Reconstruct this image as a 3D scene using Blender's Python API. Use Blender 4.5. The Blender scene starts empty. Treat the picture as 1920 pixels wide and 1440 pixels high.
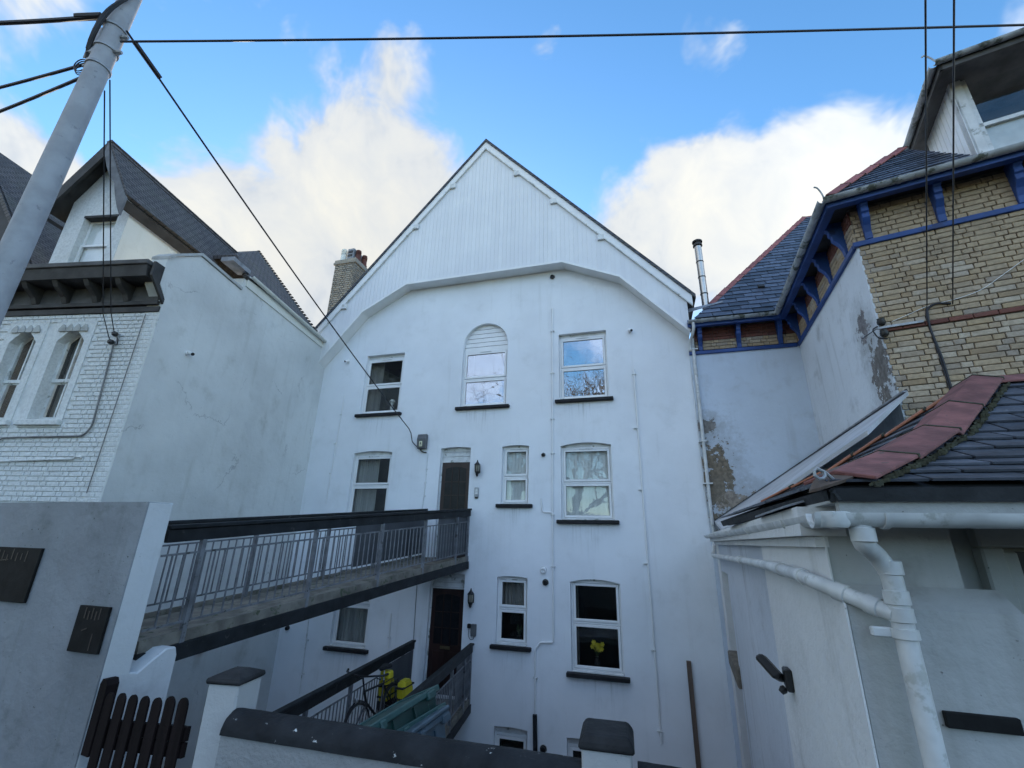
import bpy, bmesh, math, random
from mathutils import Vector, Matrix
random.seed(11)
R_ = math.radians
V = Vector
scene = bpy.context.scene
COL = scene.collection

# ------------------------------------------------------------------ camera
FPX = 840.0                      # focal length in pixels of a 1920 wide frame
PITCH, ROLL, YAW = R_(19.18), R_(1.34), R_(-16.35)
EYE = V((0, 0, 1.6))
fwd = V((math.sin(YAW)*math.cos(PITCH), math.cos(YAW)*math.cos(PITCH), math.sin(PITCH)))
rt0 = V((math.cos(YAW), -math.sin(YAW), 0)); up0 = rt0.cross(fwd)
rt = rt0*math.cos(ROLL) + up0*math.sin(ROLL); up = up0*math.cos(ROLL) - rt0*math.sin(ROLL)
cam = bpy.data.cameras.new('camera'); cam_o = bpy.data.objects.new('camera', cam); COL.objects.link(cam_o)
cam.sensor_fit = 'HORIZONTAL'; cam.sensor_width = 36; cam.lens = 36*FPX/1920
cam.clip_start = .05; cam.clip_end = 2000
cam_o.matrix_world = Matrix(((rt.x, up.x, -fwd.x, EYE.x), (rt.y, up.y, -fwd.y, EYE.y), (rt.z, up.z, -fwd.z, EYE.z), (0, 0, 0, 1)))
scene.camera = cam_o

# ------------------------------------------------------------------ light
SUN_EL, SUN_AZ = R_(12.5), R_(-30)          # low sun behind the big white house; azimuth from +Y towards +X
world = bpy.data.worlds.new('World'); scene.world = world; world.use_nodes = True
def build_world():
    nt = world.node_tree; nt.nodes.clear(); N = nt.nodes; L = nt.links
    def n(t, **k):
        o = N.new(t)
        for a, b in k.items(): setattr(o, a, b)
        return o
    def mth(op, a, b=None, c=None, clamp=False):
        o = n('ShaderNodeMath', operation=op, use_clamp=clamp)
        for i, x in enumerate((a, b, c)):
            if x is None: continue
            if isinstance(x, (int, float)): o.inputs[i].default_value = x
            else: L.new(x, o.inputs[i])
        return o.outputs[0]
    def vm(op, a, b=None, out=0):
        o = n('ShaderNodeVectorMath', operation=op)
        for i, x in enumerate((a, b)):
            if x is None: continue
            if isinstance(x, (tuple, list)): o.inputs[i].default_value = x
            else: L.new(x, o.inputs[i])
        return o.outputs[out]
    sky = n('ShaderNodeTexSky', sky_type='NISHITA', sun_disc=False)
    sky.sun_elevation = SUN_EL; sky.sun_rotation = SUN_AZ
    sky.air_density = 1.0; sky.dust_density = .35; sky.ozone_density = 2.2
    d = n('ShaderNodeTexCoord').outputs['Generated']
    # wispy, warped cloud noise over the whole dome
    warp = n('ShaderNodeTexNoise'); warp.inputs['Scale'].default_value = 3.2; warp.inputs['Detail'].default_value = 2
    L.new(d, warp.inputs['Vector'])
    wv = vm('SUBTRACT', warp.outputs['Color'], (.5, .5, .5))
    sc = n('ShaderNodeVectorMath', operation='SCALE'); sc.inputs['Scale'].default_value = .22; L.new(wv, sc.inputs[0])
    dw = vm('ADD', d, sc.outputs[0])
    big = n('ShaderNodeTexNoise'); big.inputs['Scale'].default_value = 2.1; big.inputs['Detail'].default_value = 6; big.inputs['Roughness'].default_value = .56
    L.new(vm('ADD', vm('MULTIPLY', dw, (1, 1, 1.7)), SKY_OFF), big.inputs['Vector'])
    fine = n('ShaderNodeTexNoise'); fine.inputs['Scale'].default_value = 9; fine.inputs['Detail'].default_value = 4; fine.inputs['Roughness'].default_value = .6
    L.new(dw, fine.inputs['Vector'])
    # cumulus banks in view, then unseen ones added behind to light the facade
    dens = None
    for (u, v, size, amp) in CLOUDS:
        c = sight(u, v).normalized() if isinstance(v, (int, float)) and abs(u) < 5000 else None
        dens = blob(mth, vm, dw, c, size, amp, dens)
    for (az, el, size, amp) in FILL_CLOUDS:
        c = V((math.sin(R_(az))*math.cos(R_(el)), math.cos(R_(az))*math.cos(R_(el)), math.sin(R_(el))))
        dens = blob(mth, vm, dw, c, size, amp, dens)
    m = mth('ADD', dens, mth('MULTIPLY', mth('SUBTRACT', big.outputs['Fac'], .5), 1.35))
    m = mth('ADD', m, mth('MULTIPLY', mth('SUBTRACT', fine.outputs['Fac'], .5), .55))
    mask = n('ShaderNodeMapRange', interpolation_type='SMOOTHSTEP')
    mask.inputs['From Min'].default_value = .33; mask.inputs['From Max'].default_value = .60
    L.new(m, mask.inputs['Value'])
    # grey-warm cloud body
    cr = n('ShaderNodeValToRGB'); e = cr.color_ramp.elements
    e[0].position = .3; e[0].color = (.46, .54, .66, 1); e[1].position = .95; e[1].color = (1.0, .97, .86, 1)
    x = cr.color_ramp.elements.new(.6); x.color = (.80, .82, .82, 1)
    tone = mth('ADD', mth('MULTIPLY', m, .52), mth('MULTIPLY', fine.outputs['Fac'], .58))
    L.new(tone, cr.inputs['Fac'])
    bg1 = n('ShaderNodeBackground'); bg1.inputs['Strength'].default_value = SKY_STRENGTH
    hs = n('ShaderNodeHueSaturation'); hs.inputs['Saturation'].default_value = 1.2
    L.new(sky.outputs[0], hs.inputs['Color']); L.new(hs.outputs[0], bg1.inputs['Color'])
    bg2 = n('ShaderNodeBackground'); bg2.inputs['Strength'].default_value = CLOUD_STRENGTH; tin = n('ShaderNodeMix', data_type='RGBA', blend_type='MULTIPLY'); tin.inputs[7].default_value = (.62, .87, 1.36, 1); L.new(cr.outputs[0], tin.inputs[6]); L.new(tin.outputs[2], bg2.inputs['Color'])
    # clouds opposite the sun brightened and tinted blue, added fill for the shaded facade
    sd = (math.sin(SUN_AZ)*math.cos(SUN_EL), math.cos(SUN_AZ)*math.cos(SUN_EL), math.sin(SUN_EL))
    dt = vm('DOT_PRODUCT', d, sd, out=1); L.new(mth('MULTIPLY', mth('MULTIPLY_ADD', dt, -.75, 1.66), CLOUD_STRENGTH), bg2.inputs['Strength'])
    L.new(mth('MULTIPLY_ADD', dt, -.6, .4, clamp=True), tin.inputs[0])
    mx = n('ShaderNodeMixShader'); L.new(mth('MULTIPLY', mask.outputs[0], .96), mx.inputs[0]); L.new(bg1.outputs[0], mx.inputs[1]); L.new(bg2.outputs[0], mx.inputs[2])
    out = n('ShaderNodeOutputWorld'); L.new(mx.outputs[0], out.inputs[0])
def blob(mth, vm, d, c, size, amp, acc):
    dist = vm('DISTANCE', d, (c.x, c.y, c.z), out=1)
    g = mth('MULTIPLY', mth('POWER', 2.718, mth('MULTIPLY', mth('MULTIPLY', dist, dist), -1/(size*size))), amp)
    return g if acc is None else mth('MAXIMUM', acc, g)
def sight(u, v): return rt*((u-960)/FPX) - up*((v-720)/FPX) + fwd
SKY_OFF = (0, 0, 0)
SKY_STRENGTH, CLOUD_STRENGTH = .128, .285
CLOUDS = [(420, 520, .30, 1.0), (690, 380, .24, 1.0), (755, 190, .10, .72), (520, 290, .14, .7), (250, 240, .07, .6), (20, 350, .15, .95), (1530, 390, .17, .95), (1330, 420, .18, .95), (1190, 480, .17, .85), (1900, 30, .10, .46), (1340, 120, .10, .48), (1060, 80, .06, .46)]
FILL_CLOUDS = [(az, el, .40, .8) for az, el in ((75, 22), (118, 30), (160, 20), (205, 30), (245, 20), (262, 48), (180, 62))]  # unseen cloud belt added to brighten the facade
build_world()
sun = bpy.data.lights.new('sun', 'SUN'); sun.energy = 2.5; sun.angle = R_(.5); sun.color = (1, .86, .68)
sun_o = bpy.data.objects.new('sun', sun); COL.objects.link(sun_o)
sdir = V((math.sin(SUN_AZ)*math.cos(SUN_EL), math.cos(SUN_AZ)*math.cos(SUN_EL), math.sin(SUN_EL)))
sun_o.rotation_euler = sdir.to_track_quat('Z', 'Y').to_euler(); sun_o.location = (0, 40, 60)
vs = scene.view_settings
vs.view_transform = 'Standard'; vs.look = 'None'; vs.gamma = 1; vs.exposure = 1.78; vs.use_curve_mapping = False
scene.render.engine = 'CYCLES'
world.cycles.sampling_method = 'MANUAL'; world.cycles.sample_map_resolution = 256
cy = scene.cycles; cy.use_adaptive_sampling = True; cy.adaptive_threshold = .02; cy.max_bounces = 6; cy.diffuse_bounces = 3; cy.glossy_bounces = 3; cy.transmission_bounces = 4; cy.transparent_max_bounces = 10
cy.caustics_reflective = False; cy.caustics_refractive = False; cy.sample_clamp_indirect = 4

# ------------------------------------------------------------------ measuring helpers
# every wall stands on its own surveyed plane; a sight line is cut with that plane
def on_y(u, v, y): d = sight(u, v); return EYE + d*(y/d.y)
def on_z(u, v, z): d = sight(u, v); return EYE + d*((z-EYE.z)/d.z)
def on_wall(u, v, p, dr):
    """cut with the vertical plane through p (x, y) along dr (x, y)"""
    nx, ny = -dr[1], dr[0]; d = sight(u, v)
    return EYE + d*((p[0]*nx + p[1]*ny)/(d.x*nx + d.y*ny))
def on_plane(u, v, p, nrm):
    d = sight(u, v); return EYE + d*((V(p)-EYE).dot(V(nrm))/d.dot(V(nrm)))

# ------------------------------------------------------------------ mesh helpers
class MB:
    def __init__(s): s.v = []; s.f = []; s.uv = {}
    def poly(s, pts):
        i = len(s.v); s.v += [V(p) for p in pts]; s.f.append(tuple(range(i, i+len(pts)))); return s
    def prism(s, pts, off):
        pts = [V(p) for p in pts]; off = V(off); n = len(pts); i = len(s.v)
        s.v += pts + [p+off for p in pts]
        s.f.append(tuple(range(i, i+n))); s.f.append(tuple(range(i+2*n-1, i+n-1, -1)))
        for k in range(n):
            j = (k+1) % n; s.f.append((i+k, i+j, i+n+j, i+n+k))
        return s
    def box(s, a, b):
        x0, y0, z0 = a; x1, y1, z1 = b
        return s.prism([(x0, y0, z0), (x1, y0, z0), (x1, y1, z0), (x0, y1, z0)], (0, 0, z1-z0))
    def obox(s, o, ax, ay, az):
        """oriented box from corner o with edge vectors"""
        o, ax, ay = V(o), V(ax), V(ay); return s.prism([o, o+ax, o+ax+ay, o+ay], az)
    def beam(s, a, b, w, h, upv=(0, 0, 1)):
        """bar a-b, w across, h along upv, centred"""
        a, b = V(a), V(b); t = (b-a).normalized(); x = t.cross(V(upv)).normalized(); u = x.cross(t).normalized()
        q = [x*(-w/2)+u*(-h/2), x*(w/2)+u*(-h/2), x*(w/2)+u*(h/2), x*(-w/2)+u*(h/2)]
        return s.prism([a+k for k in q], b-a)
    def tube(s, pts, r, n=8, caps=True):
        pts = [V(p) for p in pts]; rs = r if isinstance(r, (list, tuple)) else [r]*len(pts)
        prev = None; i0 = len(s.v)
        for k, p in enumerate(pts):
            t = (pts[min(k+1, len(pts)-1)] - pts[max(k-1, 0)])
            t = t.normalized() if t.length > 1e-9 else V((0, 0, 1))
            if prev is None:
                x = t.orthogonal().normalized()
            else:
                x = prev - t*prev.dot(t); x = x.normalized() if x.length > 1e-6 else t.orthogonal().normalized()
            prev = x; y = t.cross(x)
            for a in range(n):
                q = 2*math.pi*a/n; s.v.append(p + x*(rs[k]*math.cos(q)) + y*(rs[k]*math.sin(q)))
        for k in range(len(pts)-1):
            for a in range(n):
                b = (a+1) % n; s.f.append((i0+k*n+a, i0+k*n+b, i0+(k+1)*n+b, i0+(k+1)*n+a))
        if caps:
            s.f.append(tuple(i0+a for a in range(n-1, -1, -1))); s.f.append(tuple(i0+(len(pts)-1)*n+a for a in range(n)))
        return s
    def lathe(s, prof, o, n=16, axis=(0, 0, 1)):
        """prof = [(radius, height)]"""
        o = V(o); z = V(axis).normalized(); x = z.orthogonal().normalized(); y = z.cross(x); i0 = len(s.v)
        for r, h in prof:
            for a in range(n):
                q = 2*math.pi*a/n; s.v.append(o + z*h + x*(r*math.cos(q)) + y*(r*math.sin(q)))
        for k in range(len(prof)-1):
            for a in range(n):
                b = (a+1) % n; s.f.append((i0+k*n+a, i0+k*n+b, i0+(k+1)*n+b, i0+(k+1)*n+a))
        s.f.append(tuple(i0+a for a in range(n-1, -1, -1))); s.f.append(tuple(i0+(len(prof)-1)*n+a for a in range(n)))
        return s
    def build(s, name, m, parent=None, smooth=False, bevel=0, weld=False, seg=1):
        o0 = root_loc(parent) if parent else V((0, 0, 0))
        me = bpy.data.meshes.new(name); bm = bmesh.new()
        vv = [bm.verts.new(p-o0) for p in s.v]
        for f in s.f:
            try: bm.faces.new([vv[i] for i in f])
            except ValueError: pass
        if weld: bmesh.ops.remove_doubles(bm, verts=bm.verts, dist=1e-4)
        bmesh.ops.recalc_face_normals(bm, faces=bm.faces)
        if bevel:
            es = [e for e in bm.edges if len(e.link_faces) == 2 and e.calc_face_angle(0) > .6]
            bmesh.ops.bevel(bm, geom=es, offset=bevel, segments=seg, affect='EDGES', clamp_overlap=True)
        if smooth:
            for f in bm.faces: f.smooth = True
            for e in bm.edges:
                if len(e.link_faces) == 2 and e.calc_face_angle(0) > .7: e.smooth = False
        bm.to_mesh(me); bm.free()
        o = bpy.data.objects.new(name, me); COL.objects.link(o)
        if m: me.materials.append(m)
        if parent: o.parent = parent
        return o
def root_loc(o):
    while o.parent: o = o.parent
    return o.location.copy()
def tag(o, label, cat, group=None, kind=None):
    o['label'] = label
    if cat: o['category'] = cat
    if group: o['group'] = group
    if kind: o['kind'] = kind
    return o
def thing(name, label, cat, loc, group=None):
    o = bpy.data.objects.new(name, None); COL.objects.link(o); o.location = loc; o.empty_display_size = .2
    return tag(o, label, cat, group)
def struct(o): o['kind'] = 'structure'; return o
def piece(name, mesh, parent, loc, M3, scale=(1, 1, 1)):
    """an instance of shared mesh data; loc in the world, M3 = local axes as columns"""
    o = bpy.data.objects.new(name, mesh); COL.objects.link(o); o.parent = parent
    m = Matrix((( M3[0].x*scale[0], M3[1].x*scale[1], M3[2].x*scale[2], 0), (M3[0].y*scale[0], M3[1].y*scale[1], M3[2].y*scale[2], 0), (M3[0].z*scale[0], M3[1].z*scale[1], M3[2].z*scale[2], 0), (0, 0, 0, 1)))
    m.translation = V(loc) - root_loc(parent)
    o.matrix_local = m
    return o
def mesh_of(mb, name, m, bevel=0, smooth=False):
    o = mb.build(name, m, None, smooth=smooth, bevel=bevel); me = o.data; bpy.data.objects.remove(o); return me
def arc(c, r, a0, a1, n, ax, ay):
    return [V(c) + V(ax)*(r*math.cos(a0+(a1-a0)*k/n)) + V(ay)*(r*math.sin(a0+(a1-a0)*k/n)) for k in range(n+1)]
def bend(pts, r=.05, n=4):
    """round the corners of a path"""
    pts = [V(p) for p in pts]; out = [pts[0]]
    for a, b, c in zip(pts, pts[1:], pts[2:]):
        d0 = (a-b); d1 = (c-b); q = min(r, d0.length*.45, d1.length*.45)
        p0 = b+d0.normalized()*q; p1 = b+d1.normalized()*q
        for k in range(n+1):
            t = k/n; out.append(p0*(1-t)**2 + b*2*t*(1-t) + p1*t*t)
    out.append(pts[-1]); return out
def clip_poly(poly, region):
    """Sutherland-Hodgman in 2D; region convex, counter-clockwise"""
    out = list(poly)
    for i in range(len(region)):
        a, b = region[i], region[(i+1) % len(region)]; inp = out; out = []
        if not inp: return []
        def side(p): return (b[0]-a[0])*(p[1]-a[1]) - (b[1]-a[1])*(p[0]-a[0])
        for k in range(len(inp)):
            p, q = inp[k], inp[(k+1) % len(inp)]; sp, sq = side(p), side(q)
            if sp >= 0: out.append(p)
            if (sp >= 0) != (sq >= 0):
                t = sp/(sp-sq); out.append((p[0]+(q[0]-p[0])*t, p[1]+(q[1]-p[1])*t))
    return out
def ccw(poly):
    a = sum(p[0]*q[1]-q[0]*p[1] for p, q in zip(poly, poly[1:]+poly[:1])); return poly if a > 0 else poly[::-1]

# ------------------------------------------------------------------ materials
class NT:
    def __init__(s, name):
        s.m = bpy.data.materials.new(name); s.m.use_nodes = True; s.t = s.m.node_tree; s.t.nodes.clear()
        s.out = s.n('ShaderNodeOutputMaterial'); s.b = s.n('ShaderNodeBsdfPrincipled'); s.l(s.b.outputs[0], s.out.inputs[0])
        s.co = s.n('ShaderNodeTexCoord').outputs['Object']
    def n(s, t, **k):
        o = s.t.nodes.new(t)
        for a, b in k.items(): setattr(o, a, b)
        return o
    def l(s, a, b): s.t.links.new(a, b)
    def noise(s, scale, detail=4, rough=.55, stretch=None, off=(0, 0, 0), dist=0, out='Fac'):
        o = s.n('ShaderNodeTexNoise'); o.inputs['Scale'].default_value = scale; o.inputs['Detail'].default_value = detail; o.inputs['Roughness'].default_value = rough; o.inputs['Distortion'].default_value = dist
        mp = s.n('ShaderNodeMapping'); mp.inputs['Scale'].default_value = stretch or (1, 1, 1); mp.inputs['Location'].default_value = off
        s.l(s.co, mp.inputs[0]); s.l(mp.outputs[0], o.inputs['Vector']); return o.outputs[out]
    def ramp(s, f, a, b, ca=0, cb=1):
        o = s.n('ShaderNodeMapRange', interpolation_type='SMOOTHSTEP'); o.inputs['From Min'].default_value = a; o.inputs['From Max'].default_value = b; o.inputs['To Min'].default_value = ca; o.inputs['To Max'].default_value = cb
        s.l(f, o.inputs['Value']); return o.outputs[0]
    def math(s, op, a, b=None, clamp=False):
        o = s.n('ShaderNodeMath', operation=op, use_clamp=clamp)
        for i, x in enumerate((a, b)):
            if x is None: continue
            if isinstance(x, (int, float)): o.inputs[i].default_value = x
            else: s.l(x, o.inputs[i])
        return o.outputs[0]
    def mix(s, f, a, b, blend='MIX'):
        o = s.n('ShaderNodeMix', data_type='RGBA', blend_type=blend)
        if isinstance(f, (int, float)): o.inputs[0].default_value = f
        else: s.l(f, o.inputs[0])
        for i, x in ((6, a), (7, b)):
            if isinstance(x, (tuple, list)): o.inputs[i].default_value = (*x[:3], 1)
            else: s.l(x, o.inputs[i])
        return o.outputs[2]
    def sep(s):
        o = s.n('ShaderNodeSeparateXYZ'); s.l(s.co, o.inputs[0]); return o.outputs
    def near(s, p, r, stretch=(1, 1, 1)):
        """1 at local point p fading to 0 at distance r"""
        a = s.n('ShaderNodeVectorMath', operation='SUBTRACT'); a.inputs[1].default_value = p; s.l(s.co, a.inputs[0])
        m = s.n('ShaderNodeVectorMath', operation='MULTIPLY'); m.inputs[1].default_value = stretch; s.l(a.outputs[0], m.inputs[0])
        d = s.n('ShaderNodeVectorMath', operation='LENGTH'); s.l(m.outputs[0], d.inputs[0])
        return s.ramp(d.outputs['Value'], r, 0.0)
    def rnd(s): return s.n('ShaderNodeObjectInfo').outputs['Random']
    def bump(s, f, dist=.01, strength=1, prev=None):
        o = s.n('ShaderNodeBump'); o.inputs['Distance'].default_value = dist; o.inputs['Strength'].default_value = strength; s.l(f, o.inputs['Height'])
        if prev: s.l(prev, o.inputs['Normal'])
        s.l(o.outputs[0], s.b.inputs['Normal']); return o.outputs[0]
    def col(s, c):
        if isinstance(c, (tuple, list)): s.b.inputs['Base Color'].default_value = (*c[:3], 1)
        else: s.l(c, s.b.inputs['Base Color'])
    def rough(s, r):
        if isinstance(r, (int, float)): s.b.inputs['Roughness'].default_value = r
        else: s.l(r, s.b.inputs['Roughness'])
def plain(name, c, rough=.6, var=.25, scale=3, bump=.002, bscale=40, objvar=0, metallic=0, wear=None, wear_amt=.0, wscale=8, stretch=None, spec=.5):
    t = NT(name); d = tuple(x*(1-var) for x in c); h = tuple(min(1, x*(1+var)) for x in c)
    t.b.inputs['Specular IOR Level'].default_value = spec
    k = t.mix(t.ramp(t.noise(scale, 3, stretch=stretch), .3, .7), d, h)
    if objvar:
        f = t.math('MULTIPLY_ADD', t.rnd(), 2*objvar); f.node.inputs[2].default_value = 1-objvar
        cc = t.n('ShaderNodeCombineXYZ'); [t.l(f, cc.inputs[i]) for i in range(3)]
        k = t.mix(1, k, cc.outputs[0], 'MULTIPLY')
    if wear: k = t.mix(t.ramp(t.noise(wscale, 4, .65, off=(3, 1, 7)), .72-wear_amt, .78-wear_amt*.8), k, wear)
    t.col(k); t.rough(rough); t.b.inputs['Metallic'].default_value = metallic
    if bump: t.bump(t.noise(bscale, 2), bump)
    return t.m
def rendered(name, base=(.80, .80, .78), dirt=(.30, .30, .26), amt=.35, streak=.35, patches=(), bumpd=.004, bs=9, cracks=0, tone=.06, runs=()):
    """painted render: blotches, run-down streaks, optional flaked patches [(local point, radius, colour, stretch)]"""
    t = NT(name)
    k = t.mix(t.ramp(t.noise(.55, 4, .6), .3, .75), base, tuple(x*(1-tone*2) for x in base))
    k = t.mix(t.math('MULTIPLY', t.ramp(t.noise(2.2, 5, .62, off=(5, 2, 1)), .52, .85), amt), k, dirt)
    if streak: k = t.mix(t.math('MULTIPLY', t.ramp(t.noise(5, 3, .6, stretch=(1, 1, .09)), .55, .85), streak), k, tuple(x*1.2 for x in dirt))
    k = t.mix(t.math('MULTIPLY', t.ramp(t.noise(26, 2, .7, off=(1, 9, 4)), .69, .78), amt), k, tuple(x*.5 for x in dirt))
    t.bump(t.noise(bs, 4, .6), bumpd*2)
    for p, r, c, st in patches:
        ns = t.noise(5, 7, .74, off=(p[0], p[2], 1))
        f = t.ramp(t.math('ADD', t.math('MULTIPLY', t.near(p, r*1.5, st), .42), ns), .785, .80)
        rim = t.ramp(t.math('ADD', t.math('MULTIPLY', t.near(p, r*2.0, st), .5), ns), .62, .85)
        k = t.mix(t.math('MULTIPLY', rim, .25), k, tuple(x*.8 for x in dirt))
        cc = t.mix(t.ramp(t.noise(14, 5), .35, .65), c, tuple(min(1, x*1.7) for x in c))
        k = t.mix(f, k, cc)
    if runs:     # faint dirty run-off below the sills
        sn = t.ramp(t.noise(16, 3, .6, stretch=(1, 1, .05)), .48, .72); acc = None
        for p, wd in runs:
            q = t.near(p, 1.0, (2.0/wd, 0, 1.35)); acc = q if acc is None else t.math('MAXIMUM', acc, q)
        k = t.mix(t.math('MULTIPLY', t.math('MULTIPLY', acc, sn), .38), k, tuple(x*.9 for x in dirt))
    if cracks:
        w = t.n('ShaderNodeTexVoronoi', feature='DISTANCE_TO_EDGE'); w.inputs['Scale'].default_value = cracks
        wv = t.n('ShaderNodeVectorMath', operation='ADD'); t.l(t.co, wv.inputs[0])
        sc = t.n('ShaderNodeVectorMath', operation='SCALE'); sc.inputs['Scale'].default_value = .5; t.l(t.noise(2.5, 6, .65, out='Color'), sc.inputs[0]); t.l(sc.outputs[0], wv.inputs[1]); t.l(wv.outputs[0], w.inputs['Vector'])
        f = t.math('MULTIPLY', t.ramp(w.outputs['Distance'], .006, .0), t.ramp(t.noise(1.1, 3, off=(8, 8, 8)), .5, .62))
        k = t.mix(t.math('MULTIPLY', f, .6), k, (.22, .22, .22))
    t.col(k); t.rough(.85); return t.m
M = {}
M['facade'] = rendered('facade render', (.82, .84, .86), amt=.2, streak=.24, tone=.06, bumpd=.0012, bs=14)
M['upvc'] = plain('white upvc', (.80, .80, .79), .35, .04, 3, 0)
M['upvc_dirty'] = plain('weathered white upvc', (.66, .67, .66), .45, .12, 5, .001, wear=(.28, .29, .25), wear_amt=.14, wscale=5)
M['boards'] = NT('white cladding board').m
def _boards():
    m = M['boards']; bpy.data.materials.remove(m)
    t = NT('white cladding board'); k = t.mix(t.ramp(t.noise(1.2, 4), .3, .7), (.79, .80, .81), (.74, .75, .77))
    k = t.mix(t.math('MULTIPLY', t.ramp(t.noise(9, 3, .6, stretch=(1, 1, .12)), .62, .85), .3), k, (.42, .44, .45))
    f = t.math('MULTIPLY_ADD', t.rnd(), .05); f.node.inputs[2].default_value = .96
    cc = t.n('ShaderNodeCombineXYZ'); [t.l(f, cc.inputs[i]) for i in range(3)]
    t.col(t.mix(1, k, cc.outputs[0], 'MULTIPLY')); t.rough(.55); M['boards'] = t.m
_boards()
M['black_paint'] = plain('black sill paint', (.016, .016, .018), .6, .3, 6, .002, wear=(.12, .12, .12), wear_amt=.06, spec=.25)
M['dark_reveal'] = plain('window gasket', (.03, .03, .035), .6, .1, 3, 0)
def glass(name, tint=.0, add=.0):
    t = NT(name); t.t.nodes.remove(t.b)
    tr = t.n('ShaderNodeBsdfTransparent'); tr.inputs[0].default_value = (.97-tint, .98-tint, .975-tint, 1)
    gl = t.n('ShaderNodeBsdfGlossy'); gl.inputs['Roughness'].default_value = .004; gl.inputs[0].default_value = (.95, .97, 1, 1)
    bp = t.n('ShaderNodeBump'); bp.inputs['Distance'].default_value = .003; bp.inputs['Strength'].default_value = .5; t.l(t.noise(3.5, 2, .4), bp.inputs['Height']); t.l(bp.outputs[0], gl.inputs['Normal'])
    lw = t.n('ShaderNodeLayerWeight'); lw.inputs['Blend'].default_value = .5; fr = t.math('MULTIPLY_ADD', t.math('POWER', lw.outputs['Facing'], 5), .9); fr.node.inputs[2].default_value = .04
    mx = t.n('ShaderNodeMixShader'); t.l(t.math('ADD', fr, add), mx.inputs[0]); t.l(tr.outputs[0], mx.inputs[1]); t.l(gl.outputs[0], mx.inputs[2]); t.l(mx.outputs[0], t.out.inputs[0]); return t.m
M['glass'] = glass('window glass'); M['glass_coated'] = glass('coated window glass', .1, .24)
def brickmat(name, cols, objvar=.22, rough=.9, stain=(.10, .09, .08), stain_amt=.5, light=None):
    t = NT(name); o = t.n('ShaderNodeValToRGB'); e = o.color_ramp; e.interpolation = 'LINEAR'
    while len(e.elements) > 1: e.elements.remove(e.elements[-1])
    for i, c in enumerate(cols):
        x = e.elements[0] if i == 0 else e.elements.new(i/(len(cols)-1)); x.position = i/(len(cols)-1); x.color = (*c, 1)
    t.l(t.rnd(), o.inputs[0])
    g = t.n('ShaderNodeNewGeometry').outputs['Position']
    def wn(sc, dt, ro, st=(1, 1, 1)):
        q = t.n('ShaderNodeTexNoise'); q.inputs['Scale'].default_value = sc; q.inputs['Detail'].default_value = dt; q.inputs['Roughness'].default_value = ro
        mp = t.n('ShaderNodeMapping'); mp.inputs['Scale'].default_value = st; t.l(g, mp.inputs[0]); t.l(mp.outputs[0], q.inputs['Vector']); return q.outputs['Fac']
    k = t.mix(t.math('MULTIPLY', t.ramp(wn(22, 6, .65), .35, .7), .4), o.outputs[0], tuple(x*.5 for x in cols[0]))
    k = t.mix(t.math('MULTIPLY', t.ramp(wn(1.6, 6, .65, (1, 1, 1.6)), .5, .75), stain_amt), k, stain)
    t.col(k); t.rough(rough); b = t.bump(wn(34, 5, .6), .006); t.bump(wn(140, 3, .5), .0015, prev=b); return t.m
M['brick_buff'] = brickmat('buff brick', [(.34, .25, .155), (.45, .345, .22), (.46, .36, .245), (.40, .31, .215), (.52, .44, .34), (.34, .285, .23), (.44, .33, .20)], stain_amt=.34)
M['brick_red'] = brickmat('red brick', [(.16, .06, .045), (.20, .08, .06), (.13, .05, .04)], stain_amt=.3)
M['brick_grey'] = brickmat('grey stock brick', [(.30, .27, .22), (.37, .33, .27), (.25, .23, .20), (.33, .28, .21)], stain_amt=.3)
M['brick_white'] = brickmat('white painted brick', [(.70, .71, .70), (.74, .75, .74), (.67, .68, .67)], stain=(.42, .42, .38), stain_amt=.35)
M['mortar'] = plain('mortar', (.17, .145, .115), .95, .3, 9, .004, 60)
M['mortar_dark'] = plain('sooty mortar', (.10, .09, .08), .95, .3, 9, .004, 60)
M['mortar_white'] = plain('painted mortar', (.66, .67, .66), .9, .12, 6, .004, 40)
M['blue'] = plain('blue eaves paint', (.016, .058, .22), .5, .22, 3, .002, 20, wear=(.012, .03, .11), wear_amt=.10, wscale=3)
M['slate'] = plain('slate', (.072, .084, .115), .45, .28, 5, .003, 30, objvar=.5, wear=(.16, .17, .18), wear_amt=.02, wscale=20)
M['slate_wet'] = plain('mossy slate', (.078, .086, .105), .40, .32, 6, .004, 24, objvar=.4, wear=(.30, .32, .33), wear_amt=.09, wscale=22)
M['slate_bed'] = plain('slate underlay', (.025, .027, .03), .8, .3, 6, .003)
M['hip_red'] = plain('red clay hip tile', (.26, .085, .075), .65, .22, 4, .003, 40, objvar=.15, wear=(.06, .05, .045), wear_amt=.06, wscale=9)
M['hip_pink'] = plain('pink clay hip tile', (.185, .072, .064), .85, .28, 7, .004, 50, objvar=.2, wear=(.12, .075, .06), wear_amt=.10, wscale=10)
M['hip_orange'] = plain('orange clay hip tile', (.36, .13, .065), .6, .15, 6, .003, 60, objvar=.1)
M['moss'] = plain('mossy mortar', (.05, .05, .03), .95, .4, 20, .012, 30)
M['gutter'] = plain('grey white gutter plastic', (.34, .36, .37), .45, .25, 4, .001, wear=(.09, .10, .08), wear_amt=.2, wscale=5)
M['gutter_white'] = plain('white gutter plastic', (.60, .61, .60), .4, .16, 5, .001, wear=(.46, .47, .44), wear_amt=.15, wscale=9)
M['lead'] = plain('lead flashing', (.22, .23, .25), .5, .25, 6, .004, 14)
M['steel'] = plain('polished flue steel', (.50, .46, .40), .30, .06, 3, 0, metallic=1)
M['steel_dark'] = plain('sooty flue cap', (.06, .055, .05), .5, .3, 8, .002, metallic=.6)
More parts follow.
